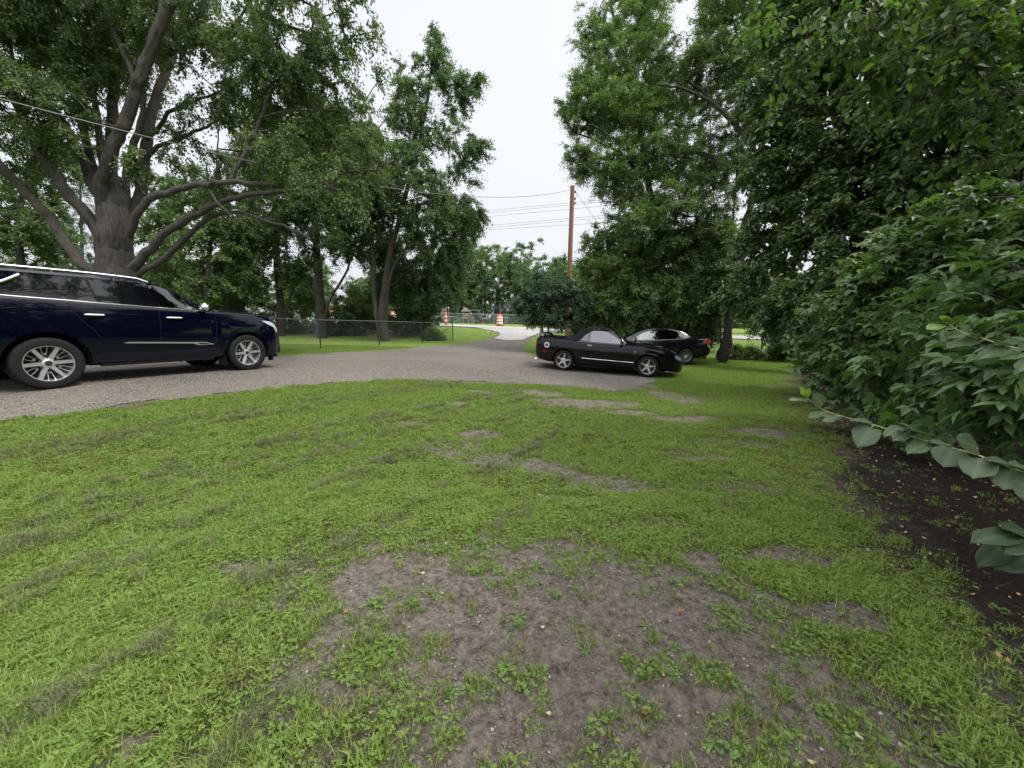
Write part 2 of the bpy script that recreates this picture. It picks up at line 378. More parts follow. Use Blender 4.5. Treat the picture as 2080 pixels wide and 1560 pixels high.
# gravel
m, n, b = new_mat('gravel'); K = n.links.new; tcn = n.nodes.new('ShaderNodeTexCoord')
v = n.nodes.new('ShaderNodeTexVoronoi'); v.inputs['Scale'].default_value = 58; K(tcn.outputs['Object'], v.inputs['Vector'])
t1 = noise(n, tcn, .55, 6, .65); t2 = noise(n, tcn, 9, 7, .7)
rs = n.nodes.new('ShaderNodeSeparateColor'); K(v.outputs['Color'], rs.inputs[0])
st = ramp(n, rs.outputs['Red'], [(0, (.042, .037, .033)), (.45, (.10, .088, .078)), (.8, (.17, .150, .132)), (1, (.46, .42, .37))])
dirt_ = ramp(n, t2.outputs['Fac'], [(.3, (.072, .059, .046)), (.7, (.20, .168, .136))])
mm = n.nodes.new('ShaderNodeMix'); mm.data_type = 'RGBA'
ff = ramp(n, t1.outputs['Fac'], [(.36, (.05, .05, .05)), (.6, (.9, .9, .9))])
K(ff.outputs[0], mm.inputs['Factor']); K(st.outputs[0], mm.inputs['A']); K(dirt_.outputs[0], mm.inputs['B']); K(mm.outputs['Result'], b.inputs['Base Color'])
b.inputs['Roughness'].default_value = .93
t4 = noise(n, tcn, .28, 4, .6); dk = ramp(n, t4.outputs['Fac'], [(.38, (.72, .72, .71)), (.6, (1.0, 1.0, .985))]); mk = n.nodes.new('ShaderNodeMix'); mk.data_type = 'RGBA'; mk.blend_type = 'MULTIPLY'; mk.inputs['Factor'].default_value = 1
K(mm.outputs['Result'], mk.inputs['A']); K(dk.outputs[0], mk.inputs['B']); K(mk.outputs['Result'], b.inputs['Base Color'])
bp = n.nodes.new('ShaderNodeBump'); bp.inputs['Strength'].default_value = .8; bp.inputs['Distance'].default_value = .02
K(v.outputs['Distance'], bp.inputs['Height']); K(bp.outputs[0], b.inputs['Normal'])
M_GRAVEL = m
sheet('gravel_driveway', DRIVE, .011, M_GRAVEL, .40, .30, res=.12)
# street
M_STREET = simple('street asphalt', (.30, .285, .275), .9, bump=.3, bscale=40, var=.12, vscale=3)
_xs = list(np.linspace(-62, 62, 40))
sheet('street', [(x, st_y(x)) for x in _xs]+[(x, st_y(x)+7) for x in reversed(_xs)], .045, M_STREET, 2.2, 0, res=2)

sheet('driveway_apron', GP([(1012, 675), (1016, 681), (1003, 688), (1030, 692), (1062, 691), (1078, 684), (1092, 678)])+[(3.4, st_y(3.4)+.3), (-3.2, st_y(-3.2)+.3), (-2.6, st_y(-2.6)-.5)], .032, M_STREET, 1.0, .08, res=.5)
# ------------------------------------------------------------------ grass instanced as one ground-cover object
def blade(rng, V, F, T, x, y, h, wd, az, lean, tint, seg=3, z0=0, fold=0.):
    d = np.array([math.cos(az), math.sin(az), 0]); s = np.array([-math.sin(az), math.cos(az), 0])
    p = np.array([x, y, z0]); ang = lean*.35; base = len(V)
    for k in range(seg+1):
        t = k/seg; ww = wd*(1-t**1.7)*.5+.0002
        V.append(p-s*ww); V.append(p+s*ww); T += [tint, tint]
        ang = lean*(.35+.9*t); p = p+(d*math.sin(ang)+np.array([0, 0, 1])*math.cos(ang))*h/seg
    for k in range(seg): F.append((base+2*k, base+2*k+1, base+2*k+3, base+2*k+2))
def tuft(name, seed, nb, rad, hmin, hmax, wmin, wmax, lean, mat, tints=(0, 1), broad=0, flat=False):
    rng = random.Random(seed); V = []; F = []; T = []
    for i in range(nb):
        r_ = rad*math.sqrt(rng.random()); q = rng.uniform(0, 2*math.pi)
        blade(rng, V, F, T, r_*math.cos(q), r_*math.sin(q), rng.uniform(hmin, hmax), rng.uniform(wmin, wmax), rng.uniform(0, 2*math.pi),
              rng.uniform(*lean), rng.uniform(*tints), z0=rng.uniform(.0, .02) if flat else -.004)
    for i in range(broad):   # clover-like leaves low in the sward
        r_ = rad*math.sqrt(rng.random()); q = rng.uniform(0, 2*math.pi); c = np.array([r_*math.cos(q), r_*math.sin(q), rng.uniform(.012, .032)])
        for k in range(3):
            a = q+k*2.09; l = rng.uniform(.008, .013); d = np.array([math.cos(a), math.sin(a), .25]); s = np.array([-math.sin(a), math.cos(a), 0]); b0 = len(V)
            V += [c, c+d*l*.6+s*l*.55, c+d*l*1.15, c+d*l*.6-s*l*.55]; T += [rng.uniform(.35, .75)]*4; F.append((b0, b0+1, b0+2, b0+3))
    me = np_mesh(name, V, [np.array(F)], True, T)
    me.materials.append(mat); return bpy.data.objects.new(name, me)
def rosette(name, seed, nl, ll, lw, mat, up=.25):
    rng = random.Random(seed); V = []; F = []; T = []
    for i in range(nl):
        az = i*2.4+rng.uniform(-.3, .3); l = ll*rng.uniform(.6, 1.1); wd = lw*rng.uniform(.8, 1.2); el = rng.uniform(.1, .7)*up*3; tt = rng.uniform(.3, .9)
        d = np.array([math.cos(az), math.sin(az), 0]); s = np.array([-math.sin(az), math.cos(az), 0]); b0 = len(V)
        ws = [.12, .18, .75, 1, .72, .05]; ts = [0, .25, .5, .7, .88, 1]
        for w_, t in zip(ws, ts):
            z = math.sin(el)*l*t-.35*l*t*t*.8+.006; c = d*l*t*math.cos(el)+np.array([0, 0, z])
            V += [c-s*wd*w_*.5+np.array([0, 0, .12*wd*w_]), c, c+s*wd*w_*.5+np.array([0, 0, .12*wd*w_])]; T += [tt, tt*.9, tt]
        for k in range(5):
            a = b0+3*k; F += [(a, a+1, a+4, a+3), (a+1, a+2, a+5, a+4)]
    me = np_mesh(name, V, [np.array(F)], True, T)
    me.materials.append(mat); return bpy.data.objects.new(name, me)
M_GRASS = leaf_mat('grass blades', [(.062, .104, .024), (.122, .194, .039), (.178, .268, .054), (.31, .345, .115)], .38, .5, spec=.18)
M_DRYG = leaf_mat('yellowing grass blades', [(.13, .13, .04), (.24, .21, .07), (.34, .28, .13)], .3, .6, spec=.15)
M_CLIP = leaf_mat('wilted grass clippings', [(.05, .06, .028), (.105, .12, .056), (.22, .225, .12)], .12, .7, spec=.15)
M_WEED = leaf_mat('weed leaves', [(.07, .125, .032), (.11, .19, .045), (.17, .26, .065)], .3, .45)
M_LITTER = leaf_mat('dead leaves', [(.16, .09, .045), (.38, .22, .09), (.50, .30, .15), (.44, .38, .26)], .2, .7)
M_TWIG = simple('dead twigs', (.13, .09, .07), .9)
M_PEB = simple('pebbles', (.30, .27, .245), .8, var=.45, vscale=9); M_CLOD = simple('soil crumbs', (.135, .112, .094), .95, bump=.4, bscale=150, var=.35, vscale=5)

def point_cover(name, protos, pts, rots, scl, idx, kind='stuff', label=None, cat=None):
    """one object; geometry nodes put the prototype shapes on its vertices"""
    c = bpy.data.collections.new(name+'_shapes')
    for i, p in enumerate(protos): p.name = '%s_%02d' % (name, i); c.objects.link(p)
    me = bpy.data.meshes.new(name); pts = np.asarray(pts, np.float32)
    me.vertices.add(len(pts)); me.vertices.foreach_set('co', pts.ravel())
    a = me.attributes.new('rot', 'FLOAT_VECTOR', 'POINT'); a.data.foreach_set('vector', np.asarray(rots, np.float32).ravel())
    a = me.attributes.new('scl', 'FLOAT', 'POINT'); a.data.foreach_set('value', np.asarray(scl, np.float32))
    a = me.attributes.new('idx', 'INT', 'POINT'); a.data.foreach_set('value', np.asarray(idx, np.int32))
    o = bpy.data.objects.new(name, me); COL.objects.link(o)
    ng = bpy.data.node_groups.new(name, 'GeometryNodeTree')
    ng.interface.new_socket('Geometry', in_out='INPUT', socket_type='NodeSocketGeometry'); ng.interface.new_socket('Geometry', in_out='OUTPUT', socket_type='NodeSocketGeometry')
    N = ng.nodes.new; gi = N('NodeGroupInput'); go = N('NodeGroupOutput'); ip = N('GeometryNodeInstanceOnPoints'); ci = N('GeometryNodeCollectionInfo')
    ci.inputs['Collection'].default_value = c; ci.inputs['Separate Children'].default_value = True; ci.inputs['Reset Children'].default_value = True
    m2p = N('GeometryNodeMeshToPoints')
    def at(nm, ty):
        q = N('GeometryNodeInputNamedAttribute'); q.data_type = ty; q.inputs['Name'].default_value = nm; return q
    ar = at('rot', 'FLOAT_VECTOR'); asc = at('scl', 'FLOAT'); ai = at('idx', 'INT')
    K = ng.links.new
    K(gi.outputs[0], m2p.inputs['Mesh']); K(m2p.outputs[0], ip.inputs['Points']); K(ci.outputs[0], ip.inputs['Instance'])
    ip.inputs['Pick Instance'].default_value = True
    K(ai.outputs['Attribute'], ip.inputs['Instance Index'])
    e2r = N('FunctionNodeEulerToRotation'); K(ar.outputs['Attribute'], e2r.inputs[0]); K(e2r.outputs[0], ip.inputs['Rotation'])
    K(asc.outputs['Attribute'], ip.inputs['Scale']); K(ip.outputs[0], go.inputs[0])
    md = o.modifiers.new('cover', 'NODES'); md.node_group = ng
    tag(o, label, cat, kind=kind); return o

rngn = np.random.default_rng(7)
def view_scatter(n_, dmin, dmax, margin=1.1, power=2.0):
    """points on the ground inside the camera's wedge; a falling density with distance"""
    d = (rngn.random(n_)*(dmax**power-dmin**power)+dmin**power)**(1/power)
    x = (rngn.random(n_)*2-1)*(1.36*d*margin+.3)
    return x, d
# mowing rows (clippings lie in lines)
_ra = math.atan2(510, 781)                     # heading of the mown rows, right of +Y
_rd = np.array([math.sin(_ra), math.cos(_ra)]); _rn = np.array([_rd[1], -_rd[0]])
ROWS = [(float(np.dot(G(u, v)[:2], _rn)), w_, s_) for u, v, w_, s_ in [(u, v, w_*.75, min(1, s_*1.15)) for u, v, w_, s_ in [(870,1020,.05,.8),(420,1250,.085,1.0),(170,1420,.11,1.0),(100,1180,.09,.7),(600,940,.13,.8),(470,975,.10,.6),(250,1010,.12,.75),(330,1120,.08,.5),
   (90,930,.16,.6),(400,855,.2,.7),(640,880,.16,.8),(250,900,.15,.35),(700,1000,.05,.5),(520,1480,.08,.6),(620,820,.2,.4)]]]
def row_amt(x, y):
    t = x*_rn[0]+y*_rn[1]; a = x*_rd[0]+y*_rd[1]; o = np.zeros_like(x)
    for k, (c, w_, s_) in enumerate(ROWS):
        wob = (vnoise(a*1.4, a*0+k, 50+k)-.5)*w_*1.6
        gate = np.clip((vnoise(a*2.0+k*3, a*0, 70+k)-.30)*4, 0, 1)*np.clip(.2+1.4*vnoise(x*6, y*6, 19), 0, 1)
        o = np.maximum(o, s_*gate*np.exp(-((t-c-wob)/w_)**2))
    return o*np.clip((1.2-x)/1.0, 0, 1)
LAWN_X = lambda x, y: drive_sd(x, y)
protos = [tuft('t', 10+i, 30, .055, .016, .050, .0024, .0052, (.5, 1.55), M_GRASS, (.0, .95), broad=3+2*(i%2)) for i in range(5)]          # 0-4 lawn tufts
protos += [tuft('t', 30+i, 24, .06, .02, .05, .002, .0035, (.7, 1.6), M_DRYG, (0, 1)) for i in range(2)]                             # 5-6 dry tufts
protos += [tuft('t', 40+i, 30, .05, .03, .08, .0035, .006, (.5, 1.4), M_GRASS, (.3, 1), broad=0) for i in range(2)]                 # 7-8 coarse tufts
protos += [tuft('t', 50+i, 70, .16, .03, .055, .005, .009, (.5, 1.4), M_GRASS, (.1, .9)) for i in range(3)]                        # 9-11 far tufts
protos += [tuft('t', 60+i, 46, .07, .04, .10, .0012, .0026, (1.45, 1.75), M_CLIP, (0, 1), flat=True) for i in range(3)]              # 12-14 clippings
protos += [rosette('t', 70+i, 4+i, .030+.006*i, .013, M_WEED) for i in range(4)]                                                      # 15-18 rosettes
protos += [tuft('t', 80+i, 9, .018, .03, .075, .003, .0052, (.5, 1.45), M_GRASS, (.2, .9)) for i in range(3)]                       # 19-21 lone crabgrass tufts
protos += [tuft('t', 90, 8, .05, .01, .03, .006, .012, (1.0, 1.6), M_WEED, (.1, .8), broad=12)]                                        # 22 clover patch
px, py, pr, ps, pi_ = [], [], [], [], []
def put(x, y, s, i):
    px.append(x); py.append(y); ps.append(s); pi_.append(i)
def batch(n_, dmin, dmax, choices, s0, s1, keep, power=2.0):
    x, y = view_scatter(n_, dmin, dmax, power=power); k = rngn.random(n_) < keep(x, y); x, y = x[k], y[k]
    put(x, y, rngn.uniform(s0, s1, len(x)), rngn.choice(choices, len(x)))
lawn = lambda x, y: (1-bare(x, y)**.8)*np.clip(drive_sd(x, y)/.12, 0, 1)
def lawn_thin(x, y): return lawn(x, y)*(1-.45*row_amt(x, y))*np.clip(.38+1.4*vnoise(x*3.1, y*3.1, 11), 0, 1)*np.clip(.25+1.8*vnoise(x*9, y*9, 12), 0, 1)
green = lambda x, y: lawn_thin(x, y)*(1-.55*dry(x, y))
batch(52000, .75, 3.2, [0,1,2,3,4,7,8], .6, 1.05, green, 1.7)
batch(95000, 3.0, 8.0, [0,1,2,3,4,7], .6, 1.05, green, 1.6)
batch(50000, .75, 9, [5,6], .6, 1.05, lambda x, y: lawn_thin(x, y)*dry(x, y), 1.7)
batch(56000, 7.0, 19, [9,10,11], .6, 1.05, lambda x, y: lawn(x, y)*.95, 1.6)
batch(42000, .75, 9.5, [12,13,14], .45, .95, lambda x, y: row_amt(x, y)*(1-bare(x, y)*.5)*np.clip(drive_sd(x, y)/.3, 0, 1), 1.6)
inb = lambda x, y: ((bare(x, y) > .35) & (poly_sd(x, y, BUSH_POLY) > .15) & (drive_sd(x, y) > .1))
cl = lambda x, y: np.clip((vnoise(x*3.5, y*3.5, 13)*.4+vnoise(x*9, y*9, 23)*.6-.40)*2.6, 0, 1)
batch(30000, .75, 4.6, [19,20,21,19,20,5,0], .35, 1.1, lambda x, y: inb(x, y)*cl(x, y), 1.8)
batch(11000, .75, 4.6, [15,16,17,18,22], .4, 1.1, lambda x, y: inb(x, y)*cl(x, y)*.8, 1.8)
batch(1500, .75, 4.5, [15,16,17,18,22], .6, 1.25, lambda x, y: lawn(x, y)*np.clip((vnoise(x*1.3, y*1.3, 14)-.4)*4, 0, 1), 1.7)
batch(5000, 3.5, 9, [19,20,21,0,1,5], .8, 1.3, lambda x, y: inb(x, y)*cl(x, y), 1.7)
batch(9000, 1.2, 8, [0,1,19,20,22], .5, 1.0, lambda x, y: (poly_sd(x, y, BUSH_POLY) < .5)*np.exp(np.minimum(0, poly_sd(x, y, BUSH_POLY)+.1)*2.6)*np.clip(vnoise(x*4, y*4, 25)*2-.5, 0, 1)*.6, 1.7)
batch(1500, 4, 13, [0,1,19,20], .6, 1.2, lambda x, y: (drive_sd(x, y) < -.1)*np.clip((vnoise(x*.9, y*.9, 15)-.60)*5, 0, 1), 1.6)
batch(14000, 4, 15, [0,1,19,20,5], .5, 1.1, lambda x, y: (np.abs(drive_sd(x, y)+.05) < .45)*np.exp(-np.maximum(0, -drive_sd(x, y))*4.5)*np.clip(vnoise(x*2.5, y*2.5, 16)*2.6-.4, 0, 1), 1.5)
X = np.concatenate(px); Y = np.concatenate(py); S = np.concatenate(ps); I = np.concatenate(pi_)
hide = ((X > -8.7) & (X < -5.6) & (Y > 4.5) & (Y < 10.2) & (drive_sd(X, Y) < 0))
X, Y, S, I = X[~hide], Y[~hide], S[~hide], I[~hide]
rot = np.stack([rngn.normal(0, .12, len(X)), rngn.normal(0, .12, len(X)), rngn.uniform(0, 6.28, len(X))], -1)
cm = (I >= 12) & (I <= 14); rot[cm, 2] = math.pi/2-_ra+rngn.normal(0, .5, cm.sum()); rot[cm, :2] *= 1.3
Zg = ground_z(X, Y)+np.where(cm, .018, 0)
point_cover('grass', protos, np.stack([X, Y, Zg], -1), rot, S, I)
print('grass points', len(X))
# fallen leaves, twigs and pebbles
def curl_leaf(name, seed):
    rng = random.Random(seed); V = []; F = []; T = []; t0 = rng.random(); l = .03; wd = .017
    for k in range(5):
        t = k/4; c = np.array([0, (t-.5)*l, .006+.012*abs(t-.5)*rng.uniform(.6, 2)]); ww = wd*math.sin(math.pi*min(.97, t+.06))*.5+.001
        V += [c+np.array([-ww, 0, .006*rng.random()]), c, c+np.array([ww, 0, .007*rng.random()])]; T += [t0]*3
    for k in range(4): F += [(3*k, 3*k+1, 3*k+4, 3*k+3), (3*k+1, 3*k+2, 3*k+5, 3*k+4)]
    me = np_mesh(name, V, [np.array(F)], True, T); me.materials.append(M_LITTER); return bpy.data.objects.new(name, me)
def pebble(name, seed):
    rng = random.Random(seed); bm = bmesh.new(); bmesh.ops.create_icosphere(bm, subdivisions=1, radius=.007)
    for v_ in bm.verts: v_.co = Vector((v_.co.x*rng.uniform(.8, 1.4), v_.co.y*rng.uniform(.7, 1), v_.co.z*.6))
    me = bpy.data.meshes.new(name); bm.to_mesh(me); bm.free(); me.materials.append(M_PEB); return bpy.data.objects.new(name, me)
def twig(name, seed):
    rng = random.Random(seed); mb = MB(); pts = [Vector((0, 0, .004))]
    for k in range(5): pts.append(pts[-1]+Vector((.022, rng.uniform(-.008, .008), rng.uniform(-.002, .004))))
    mb.tube(pts, [.0018, .0018, .0016, .0013, .001, .0007], 5); me = mb.mesh(name); me.materials.append(M_TWIG); return bpy.data.objects.new(name, me)
def clod(name, seed):
    o_ = pebble(name, seed); me = o_.data; rg_ = random.Random(seed)
    for v_ in me.vertices: v_.co = v_.co*rg_.uniform(.65, 1.35)
    me.materials.clear(); me.materials.append(M_CLOD); return o_
pl = [curl_leaf('l', 100+i) for i in range(6)]+[pebble('l', 200+i) for i in range(3)]+[twig('l', 300+i) for i in range(3)]+[clod('l', 400+i) for i in range(4)]
px, py, pr, ps, pi_ = [], [], [], [], []
batch(900, .75, 6, [0,1,2,3,4,5], .5, 1.1, lambda x, y: (drive_sd(x, y) > 0)*.35, 1.7)
batch(3600, 1.2, 9, [0,1,2,3,4,5,9,10], .5, 1.1, lambda x, y: (poly_sd(x, y, BUSH_POLY) < .3)*.9, 1.7)
batch(2600, .75, 3.6, [6,7,8,8,9,10], .4, 1.1, lambda x, y: inb(x, y)*.7, 1.7)
batch(900, .75, 5, [9,10,11], .5, 1.6, lambda x, y: inb(x, y)*.3, 1.7)
batch(60000, .75, 5.5, [12,13,14,15], .2, 1.1, lambda x, y: inb(x, y)*np.clip(vnoise(x*7, y*7, 61)*2.2-.45, 0, 1), 1.6)
batch(2500, .75, 4, [12,13,14,15], .6, 1.5, lambda x, y: inb(x, y)*.5, 1.6)
batch(9000, 1.2, 9, [0,1,2,3,9,10,12,13], .4, .9, lambda x, y: (poly_sd(x, y, BUSH_POLY) < .2)*.9, 1.6)
batch(16000, 4, 12, [6,7,8,12], .6, 1.6, lambda x, y: (drive_sd(x, y) < .12)*.8, 1.5)
X = np.concatenate(px); Y = np.concatenate(py); S = np.concatenate(ps); I = np.concatenate(pi_)
Zs = np.where(drive_sd(X, Y) < .1, tz(X, Y)+.02, ground_z(X, Y)+.002)
point_cover('litter', pl, np.stack([X, Y, Zs], -1), np.stack([rngn.normal(0, .3, len(X)), rngn.normal(0, .3, len(X)), rngn.uniform(0, 6.28, len(X))], -1), S, I)
# ================================================================== TREES
def nrm(a): return a/(np.linalg.norm(a, axis=-1, keepdims=True)+1e-9)
def leaf_shape(kind):
    if kind == 'kite':      # folded kite: 4 points, 2 triangles
        V = [(0, 0, 0), (.27, .45, .07), (0, 1, -.04), (-.27, .45, .07)]; F = [(0, 1, 2), (0, 2, 3)]
    elif kind == 'narrow':
        V = [(0, 0, 0), (.15, .4, .04), (0, 1, -.08), (-.15, .4, .04)]; F = [(0, 1, 2), (0, 2, 3)]
    elif kind == 'oval':    # ovate leaf with a curved tip
        V = [(0, 0, 0), (.2, .18, .06), (.3, .48, .08), (.17, .8, .02), (0, 1.05, -.1), (-.17, .8, .02), (-.3, .48, .08), (-.2, .18, .06), (0, .5, .0)]
        F = [(0, 1, 2, 8), (8, 2, 3, 4), (0, 8, 6, 7), (8, 4, 5, 6)]
    elif kind == 'maple':   # compound leaf: three toothed leaflets
        V = []; F = []
        for a, l, o in ((0, 1.0, .15), (1.05, .72, .05), (-1.05, .72, .05)):
            c, s = math.cos(a), math.sin(a); b0 = len(V)
            for x, y, z in [(0, 0, 0), (.16, .22, .05), (.27, .42, .05), (.18, .56, .03), (.17, .68, 0), (0, 1, -.14), (-.17, .68, 0), (-.18, .56, .03), (-.27, .42, .05), (-.16, .22, .05), (0, .45, -.01)]:
                x *= l; y = y*l+o*.3; V.append((c*x+s*y, -s*x+c*y+o*.2, z*l-.10*abs(a)*y))
            F += [(b0, b0+1, b0+2, b0+10), (b0+10, b0+2, b0+3, b0+4), (b0+10, b0+4, b0+5, b0+6), (b0+10, b0+6, b0+7, b0+8), (b0, b0+10, b0+8, b0+9)]
    return np.array(V, float), F
def place_leaves(shape, pos, dirs, nor, size):
    V, F = leaf_shape(shape); d = nrm(dirs); s = nrm(np.cross(d, nor)); n_ = np.cross(s, d)
    W = pos[:, None, :]+size[:, None, None]*(V[None, :, 0, None]*s[:, None, :]+V[None, :, 1, None]*d[:, None, :]+V[None, :, 2, None]*n_[:, None, :])
    k = len(V); N = len(pos); off = (np.arange(N)*k)[:, None]; out_ = []
    for ln in sorted(set(len(f) for f in F)):
        ff = np.array([f for f in F if len(f) == ln]); out_.append((off[:, None]+ff[None]).reshape(-1, ln))
    return W.reshape(-1, 3), out_, k
def catmull(pts, n_=4):
    pts = [np.asarray(p, float) for p in pts]; o = []
    for i in range(len(pts)-1):
        p0 = pts[max(i-1, 0)]; p1 = pts[i]; p2 = pts[i+1]; p3 = pts[min(i+2, len(pts)-1)]
        for k in range(n_):
            t = k/n_; o.append(.5*((2*p1)+(-p0+p2)*t+(2*p0-5*p1+4*p2-p3)*t*t+(-p0+3*p1-3*p2+p3)*t**3))
    o.append(pts[-1]); return o
def seg_tubes(p0, p1, r0, r1, seg=5):
    d = nrm(p1-p0); ref = np.where(np.abs(d[:, 2:3]) > .9, [[1., 0, 0]], [[0, 0, 1.]]); a = nrm(np.cross(d, ref)); b_ = np.cross(d, a)
    q = np.arange(seg)*2*np.pi/seg; c, s = np.cos(q), np.sin(q)
    ring = a[:, None, :]*c[None, :, None]+b_[:, None, :]*s[None, :, None]
    A = p0[:, None]+ring*r0[:, None, None]; B = p1[:, None]+ring*r1[:, None, None]
    V = np.concatenate([A, B], 1).reshape(-1, 3); k = np.arange(seg); k2 = (k+1) % seg
    f = np.stack([k, k2, k2+seg, k+seg], -1); F = (np.arange(len(p0))*2*seg)[:, None, None]+f[None]
    return V, F.reshape(-1, 4)
def fat_tube(pts, rs, seg=14, rough=.06, seed=0):
    """a limb with bark-like unevenness; thick ones get furrowed bark"""
    pts = np.array(pts); rs = np.array(rs); rg = random.Random(seed); ph = [rg.uniform(0, 6.28) for _ in range(4)]; thick = rs[0] > .12
    if thick:
        seg = int(min(90, max(30, rs[0]*6.28/.05))); cum = np.concatenate([[0], np.cumsum(np.linalg.norm(np.diff(pts, axis=0), axis=1))]); m_ = max(len(pts), int(cum[-1]/.10)); s_ = np.linspace(0, cum[-1], m_)
        rs = np.interp(s_, cum, rs); pts = np.stack([np.interp(s_, cum, pts[:, k]) for k in range(3)], 1)
    n_ = len(pts); V = []; a = None; q = 2*np.pi*np.arange(seg)/seg; ln = 0
    for i in range(n_):
        t = nrm(pts[min(i+1, n_-1)]-pts[max(i-1, 0)])
        if i: ln += np.linalg.norm(pts[i]-pts[i-1])
        if a is None: a = nrm(np.cross(t, [.3, .9, .2]))
        a = nrm(a-t*np.dot(a, t)); b_ = np.cross(t, a)
        rr = rs[i]*(1+rough*(np.sin(3*q+ph[0]+i*.05)+.7*np.sin(5*q+ph[1]-i*.04)+.8*(vnoise(q*0+ln*2.2, q*0+seed, 3)-.5)*2))
        if thick:
            u_ = np.minimum(q, 2*np.pi-q)*rs[i]
            f1 = np.abs(vnoise(u_*11+seed, u_*0+ln*2.0, 8)-.5)*2; f2 = vnoise(u_*40, u_*0+ln*7, 9)
            rr = rr-(1-np.clip(f1*3, 0, 1))*min(.05, rs[i]*.13)-f2*.008+np.clip(vnoise(u_*1.6+9, u_*0+ln*1.1+seed, 11)-.62, 0, 1)*(.18 if rs[i] > .3 else .07)*rs[i]
        V.append(pts[i]+(a[None]*np.cos(q)[:, None]+b_[None]*np.sin(q)[:, None])*rr[:, None])
    F = [(i*seg+k, i*seg+(k+1) % seg, (i+1)*seg+(k+1) % seg, (i+1)*seg+k) for i in range(n_-1) for k in range(seg)]
    return np.concatenate(V), np.array(F)

